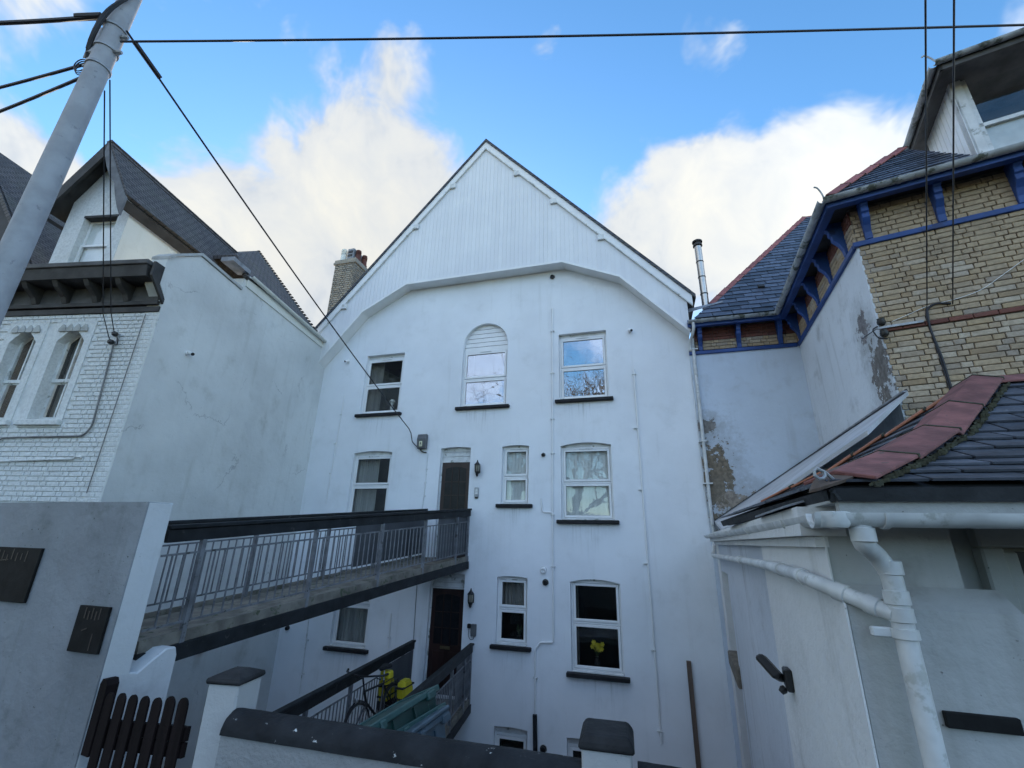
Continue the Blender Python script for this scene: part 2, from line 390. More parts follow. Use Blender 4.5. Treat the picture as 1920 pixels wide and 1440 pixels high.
M['pole'] = plain('grey painted pole', (.33, .345, .37), .6, .12, 5, .002, 60, wear=(.23, .24, .26), wear_amt=.10, wscale=12)
M['galv'] = plain('galvanised steel', (.34, .35, .36), .5, .2, 8, .001, metallic=.5)
M['cable'] = plain('black cable', (.012, .012, .016), .55, .2, 4, 0)
M['cable_grey'] = plain('grey cable', (.16, .16, .16), .6, .2, 4, 0)
M['rail_black'] = plain('black rail paint', (.014, .016, .018), .6, .35, 5, .002, wear=(.05, .05, .05), wear_amt=.1, spec=.25)
M['rail_grey'] = plain('grey galvanised railing', (.15, .155, .165), .55, .3, 6, .001, wear=(.05, .05, .045), wear_amt=.15)
M['panel'] = plain('grey mesh panel', (.075, .08, .088), .6, .25, 3, .004, 90, stretch=(1, 1, .1))
M['deck'] = plain('weathered deck', (.16, .145, .12), .9, .35, 4, .008, 30, wear=(.07, .08, .045), wear_amt=.16)
M['door'] = plain('dark brown door', (.028, .012, .010), .4, .3, 5, .001, stretch=(1, 1, .15))
M['door_glass'] = plain('leaded door glass', (.010, .011, .013), .35, .3, 12, .002, 30, spec=.3)
M['brass'] = plain('dull brass', (.25, .2, .12), .4, .2, 5, 0, metallic=.9)
M['lantern'] = plain('black lantern', (.012, .012, .013), .4, .2, 5, 0)
M['lantern_glass'] = plain('lantern glass', (.20, .19, .15), .2, .3, 5, 0)
M['plastic_grey'] = plain('grey plastic box', (.10, .105, .11), .5, .15, 4, .001)
M['plastic_black'] = plain('black plastic', (.015, .015, .016), .45, .2, 4, 0)
M['sticker'] = plain('yellow and white sticker', (.75, .73, .5), .5, .1, 60, 0)
M['concrete_wall'] = rendered('grey street render', (.33, .345, .36), (.11, .12, .11), amt=1.0, streak=.7, bumpd=.007, tone=.2)
M['leanto'] = plain('grey lean-to coating', (.46, .47, .49), .6, .15, 2, .002, 30)
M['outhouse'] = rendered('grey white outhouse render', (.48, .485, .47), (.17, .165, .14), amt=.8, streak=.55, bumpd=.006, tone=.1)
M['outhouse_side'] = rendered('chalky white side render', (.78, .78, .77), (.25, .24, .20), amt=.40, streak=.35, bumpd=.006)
M['streaky'] = rendered('streaked white render', (.62, .66, .72), (.12, .12, .12), amt=.35, streak=.85, bumpd=.004)
M['left_side'] = rendered('old left gable render', (.70, .71, .69), (.34, .34, .30), amt=.5, streak=.4, bumpd=.008, bs=4, cracks=.42, tone=.10)
M['cream'] = rendered('cream dormer render', (.75, .75, .69), (.40, .38, .30), amt=.4, streak=.35)
M['coping'] = plain('black coping paint', (.020, .021, .023), .7, .35, 4, .012, 16, wear=(.62, .62, .60), wear_amt=.055, wscale=13, spec=.2)
M['cap'] = plain('black pier cap', (.028, .028, .029), .7, .35, 5, .006, 20, wear=(.5, .5, .48), wear_amt=.03, wscale=14, spec=.2)
M['rough_wall'] = rendered('rough grey boundary render', (.33, .33, .325), (.15, .15, .14), amt=.65, streak=.1, bumpd=.006, bs=30, tone=.12)
M['pier'] = rendered('painted boundary pier', (.50, .50, .49), (.2, .2, .18), amt=.55, streak=.2, bumpd=.003, bs=24, cracks=1.3)
M['gate'] = plain('near black brown timber', (.011, .007, .007), .8, .4, 8, .003, 20, stretch=(1, 1, .1), spec=.15)
M['plaque'] = plain('bronze black plaque', (.009, .009, .009), .7, .35, 9, .002, 50, spec=.2)
M['plaque_mark'] = plain('worn plaque relief', (.035, .026, .022), .5, .3, 9, 0)
M['timber'] = plain('weathered plank', (.12, .085, .065), .8, .25, 6, .004, 20, stretch=(1, 1, .1))
M['dark_timber'] = plain('black brown eaves timber', (.035, .033, .032), .7, .35, 4, .004, 20)
M['cornice_panel'] = plain('grey cornice panel', (.085, .082, .08), .8, .3, 3, .004, 20)
M['bin_green'] = plain('green bin plastic', (.012, .05, .042), .45, .25, 4, .001, wear=(.06, .15, .14), wear_amt=.08)
M['bin_rim'] = plain('pale green bin rim', (.028, .085, .078), .4, .2, 5, .001)
M['bin_blue'] = plain('blue grey bin plastic', (.065, .10, .125), .45, .2, 5, .001, wear=(.22, .27, .31), wear_amt=.06)
M['bike'] = plain('black bike paint', (.012, .012, .014), .3, .2, 5, 0)
M['tyre'] = plain('tyre rubber', (.014, .014, .014), .8, .2, 5, 0)
M['rim'] = plain('wheel rim', (.45, .46, .48), .3, .1, 5, 0, metallic=.8)
M['yellow'] = plain('yellow pannier cloth', (.50, .42, .015), .55, .18, 6, .004, 14)
M['asphalt'] = plain('asphalt', (.05, .05, .052), .9, .25, 3, .004, 60)
M['paving'] = plain('yard concrete', (.38, .38, .37), .9, .3, 2, .006, 20)
M['earth'] = plain('winter hillside', (.11, .10, .06), .95, .4, .6, .05, 3)
M['bark'] = plain('tree bark', (.055, .048, .04), .9, .3, 4, .01, 12)
M['ivy'] = plain('ivy leaf', (.035, .05, .02), .7, .4, 2, 0)
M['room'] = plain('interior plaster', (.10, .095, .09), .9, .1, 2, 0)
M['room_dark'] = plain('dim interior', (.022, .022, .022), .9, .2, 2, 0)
M['net'] = plain('net curtain', (.30, .30, .285), .9, .18, 10, .004, 20, stretch=(1, 1, .05))
M['drape'] = plain('grey drape', (.20, .19, .17), .9, .25, 8, .004, 20, stretch=(1, 1, .05))
M['blind'] = plain('pale vertical blind', (.62, .63, .61), .8, .08, 6, 0, objvar=.1)
M['daffodil'] = plain('yellow petals', (.50, .40, .02), .6, .15, 10, 0)
M['figurine'] = plain('glazed figurine', (.55, .55, .52), .3, .2, 8, 0)
M['tile_plain'] = plain('ridge tile', (.085, .072, .068), .8, .3, 8, .004, 30, objvar=.25); M['galv_dark'] = plain('weathered grey board', (.13, .135, .145), .7, .25, 5, .003)
def _rooftile(name, c, w=.16, h=.1):
    t = NT(name); uv = t.n('ShaderNodeTexCoord').outputs['UV']
    b = t.n('ShaderNodeTexBrick'); t.l(uv, b.inputs['Vector']); b.inputs['Scale'].default_value = 1; b.inputs['Brick Width'].default_value = w; b.inputs['Row Height'].default_value = h; b.inputs['Mortar Size'].default_value = .012; b.inputs['Mortar Smooth'].default_value = .3; b.inputs['Bias'].default_value = 0
    b.inputs['Color1'].default_value = (*[x*.75 for x in c], 1); b.inputs['Color2'].default_value = (*[x*1.35 for x in c], 1); b.inputs['Mortar'].default_value = (*[x*.3 for x in c], 1)
    k = t.mix(t.math('MULTIPLY', t.ramp(t.noise(1.3, 6, .6), .45, .75), .5), b.outputs['Color'], (.10, .10, .07))
    s = t.n('ShaderNodeSeparateXYZ'); t.l(uv, s.inputs[0]); fr = t.math('FRACT', t.math('DIVIDE', s.outputs[1], h))
    t.col(k); t.rough(.8); p = t.bump(fr, -.02); t.bump(b.outputs['Fac'], -.01, prev=p); return t.m
M['tile_dark'] = _rooftile('brown plain tiles', (.085, .075, .072))
M['tile_slate'] = _rooftile('far roof slates', (.055, .06, .075), .3, .18)
def uv_plane(o, e, u, org=(0, 0, 0)):
    me = o.data; l = me.uv_layers.new(name='UVMap'); e, u, org = V(e), V(u), V(org)
    for lp in me.loops:
        p = me.vertices[lp.vertex_index].co - org; l.data[lp.index].uv = (p.dot(e), p.dot(u))

# ------------------------------------------------------------------ ground, road, hill behind the street
YF = 10.5                         # plane of the white facade
ground = struct(MB().poly([(-400, -400, -4.45), (400, -400, -4.45), (400, 400, -4.45), (-400, 400, -4.45)]).build('ground', M['paving']))
_rd = MB(); _rd.prism([(-70, -7, -4.4), (70, -7, -4.4), (70, 3.5, -4.4), (-70, 3.2, -4.4)], (0, 0, 4.0)); road = struct(_rd.build('road', M['asphalt']))
def hill():
    b = MB(); nx, ny = 50, 26; P = []
    for j in range(ny+1):
        for i in range(nx+1):
            x = -70+140*i/nx; t = j/ny; y = -7-55*t
            z = -.45 + 7*(1-math.exp(-2.4*t)) + .5*math.sin(x*.31+t*7)*t + .4*math.sin(x*.17-t*11)*t + 1.2*math.sin(x*.05)*t
            P.append(V((x, y, z)))
    b.v = P
    for j in range(ny):
        for i in range(nx):
            a = j*(nx+1)+i; b.f.append((a, a+1, a+nx+2, a+nx+1))
    return struct(b.build('hillside', M['earth'], smooth=True))
hill()

# ------------------------------------------------------------------ white house in the middle
house = thing('white_house', 'tall white rendered house with a boarded gable, seen across the sunken yard', 'house', (-4.0, YF, -4.4))
XL, XR, ZB, ZT = -9.25, 1.30, -4.4, 7.30
# openings: name, x0, x1, z0, z1, arch rise, recess
def rng(tl, br, tr=None, bl=None):
    pts = [on_y(*q, YF) for q in (tl, br) + ((tr,) if tr else ()) + ((bl,) if bl else ())]
    a, b = on_y(*tl, YF), on_y(*br, YF); c = on_y(*tr, YF) if tr else b; d = on_y(*bl, YF) if bl else a
    return (a.x+d.x)/2, (b.x+c.x)/2, (b.z+d.z)/2 if bl else b.z, (a.z+c.z)/2 if tr else a.z
W = {}
W['w1'] = (*rng((688.5, 668), (748.7, 772.7), (758, 660.6), (675, 778)), 0)
x0, x1, z0, _ = rng((869, 650), (949, 759), (951.7, 651.7), (862, 764)); W['w2'] = (x0, x1, z0, on_y(915, 606, YF).z, 'round')
W['w3'] = (*rng((1047, 628), (1142, 744), (1136, 618), (1049, 751)), 0)
x0, x1, _, z1 = rng((664.5, 847), (736, 844), (736, 844), (664.5, 847)); W['w4'] = (x0, x1, z1-1.72, z1, .05)
W['w5'] = (*rng((940, 836), (991, 945), (992, 833), (940.6, 945)), .03)
W['w6'] = (*rng((1049, 832.5), (1152, 975), (1145.7, 826), (1055, 975)), .07)
W['w8'] = (*rng((932, 1080), (988, 1212), (989.4, 1081), (929, 1208)), .03)
W['w9'] = (*rng((1069, 1084.4), (1171.7, 1267.8), (1162.5, 1088.6), (1071.7, 1259.4)), .07)
zz = W['w8'][3]; xr7 = on_y(691, 1160, YF).x; xl7 = on_y(621, 1180, YF).x; W['w7'] = (xl7, xr7, on_y(650, 1214, YF).z, zz, .05)
x0 = on_y(926, 1360, YF); x1 = on_y(989, 1368, YF); W['w10'] = (x0.x, x1.x, x0.z-1.1, (x0.z+x1.z)/2, .02)
x0 = on_y(1062.5, 1381, YF); W['w11'] = (x0.x, x0.x+1.0, x0.z-1.1, x0.z, .02)
a, b = on_y(827, 839, YF), on_y(883, 837, YF); D1Z = on_y(880, 1047, YF).z; W['d1'] = (a.x, b.x, D1Z-.02, (a.z+b.z)/2, .03)
a, b = on_y(808, 1074, YF), on_y(872, 1074, YF); D2Z = -1.62; W['d2'] = (a.x, b.x, D2Z, (a.z+b.z)/2, .02)
M['facade'] = rendered('sill-stained facade render', (.83, .85, .87), amt=.18, streak=.22, tone=.06, bumpd=.0012, bs=14, runs=[(tuple(V(((W[k][0]+W[k][1])/2, YF, W[k][2]-.12))-house.location), W[k][1]-W[k][0]+.25) for k in ('w1', 'w2', 'w3', 'w5', 'w6', 'w7', 'w8', 'w9')])
def wall_with_openings(parent, ops, xl, xr, zb, zt, y, mat, depth=.16, name='wall'):
    xs = sorted({xl, xr, *[o[0] for o in ops], *[o[1] for o in ops]}); zs = sorted({zb, zt, *[o[2] for o in ops], *[o[3] for o in ops]})
    b = MB()
    for i in range(len(xs)-1):
        for j in range(len(zs)-1):
            cx, cz = (xs[i]+xs[i+1])/2, (zs[j]+zs[j+1])/2
            if any(o[0] < cx < o[1] and o[2] < cz < o[3] for o in ops): continue
            b.poly([(xs[i], y, zs[j]), (xs[i+1], y, zs[j]), (xs[i+1], y, zs[j+1]), (xs[i], y, zs[j+1])])
    for (x0, x1, z0, z1, ar) in ops:
        n = 14; prof = opening_top(x0, x1, z1, ar, n)
        for k in range(n):
            p, q = prof[k], prof[k+1]
            if z1-p[1] > 1e-5 or z1-q[1] > 1e-5: b.poly([(p[0], y, p[1]), (q[0], y, q[1]), (q[0], y, z1), (p[0], y, z1)])
            b.poly([(p[0], y, p[1]), (q[0], y, q[1]), (q[0], y+depth, q[1]), (p[0], y+depth, p[1])])
        for x, zz in ((x0, prof[0][1]), (x1, prof[-1][1])): b.poly([(x, y, z0), (x, y+depth, z0), (x, y+depth, zz), (x, y, zz)])
        b.poly([(x0, y, z0), (x1, y, z0), (x1, y+depth, z0), (x0, y+depth, z0)])
    return b
def opening_top(x0, x1, z1, ar, n=14):
    w = x1-x0
    if ar == 'round': return [((x0+x1)/2 - w/2*math.cos(math.pi*k/n), z1-w/2 + w/2*math.sin(math.pi*k/n)) for k in range(n+1)]
    return [(x0+w*k/n, z1-ar + ar*(1-(2*k/n-1)**2)) for k in range(n+1)]
wb = wall_with_openings(house, list(W.values()), XL, XR, ZB, ZT, YF, None)
wb.poly([(XL, YF, ZT), (XR, YF, ZT), (-4.0, YF, 13.25)])
wb.poly([(XL, YF, ZB), (XL, 20, ZB), (XL, 20, 7.3), (XL, YF, 7.3)]); wb.poly([(XR, YF, ZB), (XR, 20, ZB), (XR, 20, 7.3), (XR, YF, 7.3)]); wb.poly([(XL, 20, ZB), (XR, 20, ZB), (XR, 20, 7.3), (-4, 20, 13.25), (XL, 20, 7.3)])
wall = wb.build('wall', M['facade'], house, weld=True)
# rooms behind the openings
def room(x0, x1, z0, z1, mat, deep=1.6):
    b = MB(); y0, y1 = YF+.17, YF+.17+deep; e = .35; X0, X1, Z0, Z1 = x0-e, x1+e, z0-.5, z1+.25
    b.poly([(X0, y1, Z0), (X1, y1, Z0), (X1, y1, Z1), (X0, y1, Z1)]); b.poly([(X0, y0, Z0), (X0, y1, Z0), (X0, y1, Z1), (X0, y0, Z1)]); b.poly([(X1, y0, Z0), (X1, y1, Z0), (X1, y1, Z1), (X1, y0, Z1)])
    b.poly([(X0, y0, Z0), (X1, y0, Z0), (X1, y1, Z0), (X0, y1, Z0)]); b.poly([(X0, y0, Z1), (X1, y0, Z1), (X1, y1, Z1), (X0, y1, Z1)])
    return b
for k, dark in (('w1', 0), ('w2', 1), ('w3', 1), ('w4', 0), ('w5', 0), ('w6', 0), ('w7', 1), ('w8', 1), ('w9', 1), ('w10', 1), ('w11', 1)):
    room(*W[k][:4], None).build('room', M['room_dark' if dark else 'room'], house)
def frame_box(b, x0, x1, z0, z1, y, t, d):
    b.box((x0, y, z0), (x0+t, y+d, z1)); b.box((x1-t, y, z0), (x1, y+d, z1)); b.box((x0+t, y, z0), (x1-t, y+d, z0+t)); b.box((x0+t, y, z1-t), (x1-t, y+d, z1))
def window(key, split=.5, head=0., sill=True, vent=True, boards=False, inset=.10, jamb=.0, sill_out=.10):
    x0, x1, z0, z1, ar = W[key]; y = YF+inset
    zt = z1-head if not boards else z1 - (z1-z0)*.325
    b = MB(); frame_box(b, x0+jamb, x1-jamb, z0, zt, y, .045, .06); zm = z0 + (zt-z0)*split
    b.box((x0+.045+jamb, y, zm-.02), (x1-.045-jamb, y+.06, zm+.02))
    w = b.build('window', M['upvc'], house, bevel=.004)
    for a, c in ((z0+.045, zm-.02), (zm+.02, zt-.045)):
        s = MB(); frame_box(s, x0+.049+jamb, x1-.049-jamb, a+.006, c-.006, y-.016, .052, .05); so = s.build('sash', M['upvc'], w, bevel=.006)
        g = MB(); g.box((x0+.09+jamb, y+.012, a+.045), (x1-.09-jamb, y+.016, c-.045)); g.build('pane', M['glass_coated' if key in ('w2', 'w3') else 'glass'], w)
        q = MB(); frame_box(q, x0+.098+jamb, x1-.098-jamb, a+.055, c-.055, y+.004, .007, .008); q.build('gasket', M['dark_reveal'], w)
    if vent:
        cx = (x0+x1)/2; MB().box((cx-.16, y-.032, zt-.052), (cx+.16, y-.016, zt-.032)).build('trickle_vent', M['upvc_dirty'], w, bevel=.004)
    if head and not boards:    # boarded strip between frame and lintel
        MB().box((x0+.002, y+.01, zt), (x1-.002, y+.05, z1)).build('head_board', M['upvc_dirty'], w)
    if sill:
        MB().box((x0+.012, YF-.02, z0-.004), (x1-.012, y+.01, z0+.028)).build('sub_sill', M['upvc_dirty'], w, bevel=.006)
        s = MB(); s.box((x0-.10, YF-sill_out, z0-.085), (x1+.10, YF+.02, z0-.005)); s.build('sill', M['black_paint'], w, bevel=.012)
    if boards:
        n = 6; hh = (z1-zt)/n; r = (x1-x0)/2; cx = (x0+x1)/2; zc = z1-r
        for k in range(n):
            a, c = zt+.007+k*hh, zt+(k+1)*hh-.007
            def half(z): return min(r-.004, math.sqrt(max(r*r-max(z-zc, 0)**2, 1e-4)))-.004
            pts = [(cx-half(a), y+.012, a), (cx+half(a), y+.012, a)] + [(cx+half(a+(c-a)*q), y+.012, a+(c-a)*q) for q in (.5, 1)] + [(cx-half(a+(c-a)*q), y+.012, a+(c-a)*q) for q in (1, .5)]
            MB().prism(pts, (0, .03, 0)).build('arch_board', M['upvc'], w)
        MB().prism([(p[0], y+.03, p[1]) for p in [(x0, zt)]+opening_top(x0, x1, z1, 'round')+[(x1, zt)]], (0, .02, 0)).build('arch_backing', M['dark_reveal'], w)
    return w
window('w1', .5, .10); window('w2', .49, vent=True, boards=True); window('w3', .5, .08); window('w4', .5, .10)
window('w5', .47, .05); window('w6', .5, .10, sill_out=.12); window('w7', .55, .06); window('w8', .52, .03); window('w9', .52, .04, vent=False, sill_out=.12); window('w10', .5, .14, sill=False, vent=False); window('w11', .5, .14, sill=False, vent=False)
# doors
def door(key, zdoor_top, letter=False):
    x0, x1, z0, z1, ar = W[key]; y = YF+.10
    b = MB(); b.box((x0, y, z0), (x0+.03, y+.06, z1)); b.box((x1-.03, y, z0), (x1, y+.06, z1)); b.box((x0+.03, y, zdoor_top), (x1-.03, y+.06, zdoor_top+.035))
    d = b.build('door', M['upvc_dirty'], house, bevel=.004)
    n = 3; h = (z1-zdoor_top-.035)/n
    for k in range(n): MB().box((x0+.03, y+.02, zdoor_top+.037+k*h), (x1-.03, y+.045, zdoor_top+.031+(k+1)*h)).build('transom_board', M['upvc_dirty'], d, bevel=.004)
    MB().box((x0+.03, y+.01, z0), (x1-.03, y+.05, zdoor_top)).build('leaf', M['door'], d)
    gx0, gx1, gz1 = x0+.13, x1-.13, zdoor_top-.16; gz0 = gz1-.98; w3 = (gx1-gx0)/2; hh = (gz1-gz0)/3
    pr = MB(); pts = [(gx0, y+.004, gz0), (gx1, y+.004, gz0)] + [(gx1-(gx1-gx0)*k/8, y+.004, gz1+.05*math.sin(math.pi*k/8)) for k in range(9)]
    pr.prism(pts, (0, .006, 0)).build('door_pane', M['door_glass'], d)
    for k in range(1, 3): MB().box((gx0, y-.006, gz0+hh*k-.009), (gx1, y+.004, gz0+hh*k+.009)).build('glazing_bar', M['door'], d)
    for k in (1, 2): MB().box((gx0+(gx1-gx0)*k/3-.009, y-.006, gz0), (gx0+(gx1-gx0)*k/3+.009, y+.0035, gz1+.04)).build('glazing_bar', M['door'], d)
    for k in (0, 1):
        a = gx0+k*(w3+.02); MB().box((a, y-.004, z0+.18), (a+w3-.02, y+.011, gz0-.14)).build('door_panel', M['door'], d, bevel=.01)
    MB().box(((x0+x1)/2-.12, y-.008, gz0-.10), ((x0+x1)/2+.12, y+.011, gz0-.035)).build('letter_plate', M['brass'], d, bevel=.004)
    return d
door('d1', on_y(855, 867, YF+.1).z); door('d2', on_y(840, 1104, YF+.1).z, True)

# ---- boarded gable standing proud of the wall
YG = 10.15
EAVE = [(-9.25, 5.98), (-7.66, 7.88), (-6.29, 8.62), (-1.66, 8.62), (-.20, 7.94), (1.30, 6.25)]
def low(x):
    for (xa, za), (xb, zb) in zip(EAVE, EAVE[1:]):
        if xa <= x <= xb: return za+(zb-za)*(x-xa)/(xb-xa)
    return EAVE[0][1] if x < EAVE[0][0] else EAVE[-1][1]
XA, ZA, SL = -4.0, 13.50, 1.152
def rake(x): return ZA - SL*abs(x-XA)
clad = MB()
tp = [(x, rake(x)-.1) for x in (1.30, XA, -9.25)]
clad.poly([(x, YG+.008, z) for x, z in EAVE] + [(x, YG+.008, z) for x, z in tp])
# soffit back to the wall
for (xa, za), (xb, zb) in zip(EAVE, EAVE[1:]):
    clad.prism([(xa, YG+.012, za), (xb, YG+.012, zb), (xb, YF-.002, zb), (xa, YF-.002, za)], (0, 0, .03))
gable = clad.build('gable', M['upvc'], house)
pitch = .118; n = int((1.30+9.25)/pitch)
for i in range(n+1):
    xa = -9.25+i*pitch+.0015; xb = min(xa+pitch-.003, 1.30)
    if xb-xa < .02: continue
    mids = sorted({xa, xb, *[e[0] for e in EAVE if xa < e[0] < xb]})
    tops = sorted({xa, xb, *([XA] if xa < XA < xb else [])})
    if min(rake(xa), rake(xb))-.05 - max(low(xa), low(xb)) < .03: continue
    pts = [(x, YG, low(x)+.006) for x in mids] + [(x, YG, rake(x)-.05) for x in reversed(tops)]
    MB().prism(pts, (0, .0105, 0)).build('board', M['boards'], gable)
# soffit edge bead
for (xa, za), (xb, zb) in zip(EAVE, EAVE[1:]):
    MB().beam((xa, YG-.004, za+.02), (xb, YG-.004, zb+.02), .03, .05, (0, 0, 1)).build('edge_bead', M['upvc'], gable)
# bargeboards, verge and purlin ends
for s in (-1, 1):
    xe = XA+s*5.42 if s > 0 else XA-5.32
    b = MB(); b.prism([(XA, YG-.05, ZA), (xe, YG-.05, rake(xe)), (xe, YG-.05, rake(xe)-.37), (XA, YG-.05, ZA-.37)], (0, .048, 0))
    bb = b.build('bargeboard', M['upvc'], house)
    MB().prism([(XA, YG-.058, ZA-.335), (xe, YG-.058, rake(xe)-.335), (xe, YG-.058, rake(xe)-.375), (XA, YG-.058, ZA-.375)], (0, .05, 0)).build('bead', M['upvc_dirty'], bb)
    MB().prism([(XA, YG-.075, ZA+.020), (xe, YG-.075, rake(xe)+.020), (xe, YG-.075, rake(xe)+.006), (XA, YG-.075, ZA+.006)], (0, .6, 0)).build('verge', M['slate_bed'], house)
    for q in ((1.02, 2.12, 3.38) if s > 0 else (1.02, 2.15, 4.3)):
        x = XA+s*q; z = rake(x)-.375
        MB().box((x-.085, YG-.062, z-.115-.0), (x+.085, YG-.002, z+.05)).build('purlin_end', M['upvc_dirty'], house, bevel=.008)
# roof going back
rf = MB()
for s in (-1, 1):
    xe = XA+s*5.5 if s > 0 else XA-5.3
    rf.prism([(XA, YG-.08, ZA+.01), (xe, YG-.08, rake(xe)+.01), (xe, 20.2, rake(xe)+.01), (XA, 20.2, ZA+.01)], (0, 0, -.10))
roof = rf.build('roof', M['tile_slate'], house); uv_plane(roof, (0, 1, 0), (0, 0, 1.3))

# ---- things fixed to the white facade
def curtain(key, xa, xb, mat, label, fr0=0, fr1=1, folds=14, name='curtain', cat='curtain', yoff=.30):
    x0, x1, z0, z1, ar = W[key]; a, c = x0+(x1-x0)*xa, x0+(x1-x0)*xb; za, zb = z0+(z1-z0)*fr0-.02, z0+(z1-z0)*fr1+.05
    b = MB(); n = folds*6; i0 = len(b.v)
    for k in range(n+1):
        t = k/n; x = a+(c-a)*t; y = YF+yoff + .022*math.sin(t*folds*2*math.pi) + .008*math.sin(t*folds*4.7)
        b.v += [V((x, y, za)), V((x, y+.01, zb))]
    for k in range(n): b.f.append((2*k, 2*k+2, 2*k+3, 2*k+1))
    o = b.build(name, mat, smooth=True); tag(o, label, cat)
    return o
curtain('w1', .0, .34, M['drape'], 'grey curtain at the left side of the top left window')
curtain('w4', .0, .55, M['net'], 'pale gathered curtain in the window left of the upper door', folds=9)
curtain('w4', .82, 1.0, M['drape'], 'narrow drawn curtain at the right edge of the window left of the upper door', folds=3)
curtain('w8', -.05, 1.05, M['drape'], 'thin grey curtain in the small window beside the lower door', .5, 1, folds=9)
curtain('w9', -.02, .12, M['drape'], 'narrow curtain at the left side of the window with the yellow flowers', folds=3)
curtain('w9', .88, 1.02, M['drape'], 'narrow curtain at the right side of the window with the yellow flowers', folds=3)
curtain('w7', -.05, 1.05, M['net'], 'dim net curtain in the lower left window under the bridge', 0, .72, folds=12)
def blinds(key, label):
    x0, x1, z0, z1, ar = W[key]; t = thing('vertical_blind', label, 'blind', ((x0+x1)/2, YF+.19, z0))
    n = int((x1-x0+.04)/.082); me = mesh_of(MB().prism([(-.044, 0, 0), (.044, -.012, 0), (.044, -.008, 0), (-.044, .004, 0)], (0, 0, 1)), 'blind_slat', M['blind'])
    for k in range(n+1): piece('slat', me, t, (x0+.0+.082*k, YF+.19, z0+.02), (V((1, 0, 0)), V((0, 1, 0)), V((0, 0, 1))), (1, 1, z1-z0-.04))
    MB().box((x0, YF+.17, z1-.045), (x1, YF+.21, z1-.01)).build('head_rail', M['upvc'], t)
blinds('w5', 'closed pale vertical blind in the small window right of the upper door')
blinds('w6', 'closed pale vertical blind in the wide window of the middle floor')
# figurine and flowers on window ledges
def figurine():
    x0, x1, z0, z1, _ = W['w1']; x = x0+(x1-x0)*.68; o = V((x, YF+.27, z0+.045))
    t = thing('figurine', 'small pale figurine standing inside the top left window', 'ornament', o)
    MB().lathe([(.05, 0), (.055, .02), (.03, .05), (.045, .12), (.05, .2), (.02, .25), (.025, .27)], o, 12).build('body', M['figurine'], t, smooth=True)
    MB().lathe([(.02, .26), (.05, .29), (.055, .33), (.04, .37), (.01, .39)], o, 12).build('head', M['figurine'], t, smooth=True)
    MB().lathe([(.09, .35), (.085, .37), (.05, .42), (.005, .43)], o, 12).build('hat', M['figurine'], t, smooth=True)
figurine()
def flowers():
    x0, x1, z0, z1, _ = W['w9']; o = V((x0+(x1-x0)*.47, YF+.26, z0+.05))
    t = thing('vase_of_flowers', 'yellow flowers in a vase behind the lower right window', 'flowers', o)
    MB().lathe([(.04, 0), (.06, .05), (.05, .13), (.03, .17), (.04, .2)], o, 12).build('vase', M['room_dark'], t, smooth=True)
    for k in range(11):
        a = k*2.4; r = .06+.03*(k % 3); c = o + V((r*math.cos(a), r*.6*math.sin(a), .33+.05*((k*5) % 6)/2)); s = MB(); s.tube([o+V((0, 0, .18)), c], .004, 5); s.build('stem', M['ivy'], t)
        f = MB()
        for q in range(6):
            u = V((math.cos(q*1.047), -.35, math.sin(q*1.047))); w = V((-math.sin(q*1.047), 0, math.cos(q*1.047)))*.018
            f.poly([c, c+u*.03+w, c+u*.055, c+u*.03-w])
        f.lathe([(.014, 0), (.018, .03)], c, 7, (0, -1, .1)); f.build('bloom', M['daffodil'], t)
flowers()
x0, x1, z0, z1, _ = W['w8']
def plant():
    o = V((x0+(x1-x0)*.66, YF+.26, z0+.04)); t = thing('potted_plant', 'small dark pot plant inside the small lower window', 'plant', o)
    MB().lathe([(.04, 0), (.06, .10), (.062, .11)], o, 12).build('pot', M['room_dark'], t, smooth=True)
    b = MB()
    for k in range(16):
        a = k*2.39; d = V((math.cos(a)*.09, math.sin(a)*.05, .12+.17*((k*7) % 10)/10)); p = o+V((0, 0, .1)); w = V((-math.sin(a), math.cos(a), .3))*.02
        b.poly([p, p+d*.5+w, p+d, p+d*.5-w])
    b.build('leaves', M['ivy'], t)
plant()
def lantern(u, v, label):
    c = on_y(u, v, YF); t = thing('wall_lantern', label, 'lantern', (c.x, YF, c.z), 'lanterns beside the doors')
    p = V((c.x, YF-.12, c.z))
    MB().box((c.x-.04, YF-.018, c.z-.10), (c.x+.04, YF-.001, c.z+.08)).build('wall_plate', M['lantern'], t, bevel=.006)
    MB().tube(bend([(c.x, YF-.01, c.z+.03), (c.x, YF-.06, c.z-.18), (c.x, YF-.12, c.z-.17)], .03), .010, 6).build('bracket', M['lantern'], t)
    MB().lathe([(.012, -.19), (.03, -.165), (.045, -.12), (.066, -.075), (.062, -.07)], p, 6).build('base', M['lantern'], t)
    MB().lathe([(.058, -.072), (.066, .085)], p, 6).build('glass', M['lantern_glass'], t)
    for k in range(6):
        a = math.pi*k/3; e = V((math.cos(a), math.sin(a), 0)); x = V((0, 0, 1)).orthogonal(); MB().tube([p+V((math.cos(a)*.060, math.sin(a)*.060, -.072)), p+V((math.cos(a)*.069, math.sin(a)*.069, .088))], .006, 5).build('glazing_bar', M['lantern'], t)
    MB().lathe([(.085, .082), (.082, .095), (.05, .135), (.024, .16), (.02, .175), (.006, .215)], p, 6).build('roof', M['lantern'], t)
lantern(898, 880, 'black hexagonal lantern beside the upper door'); lantern(886, 1121, 'black hexagonal lantern beside the lower door')
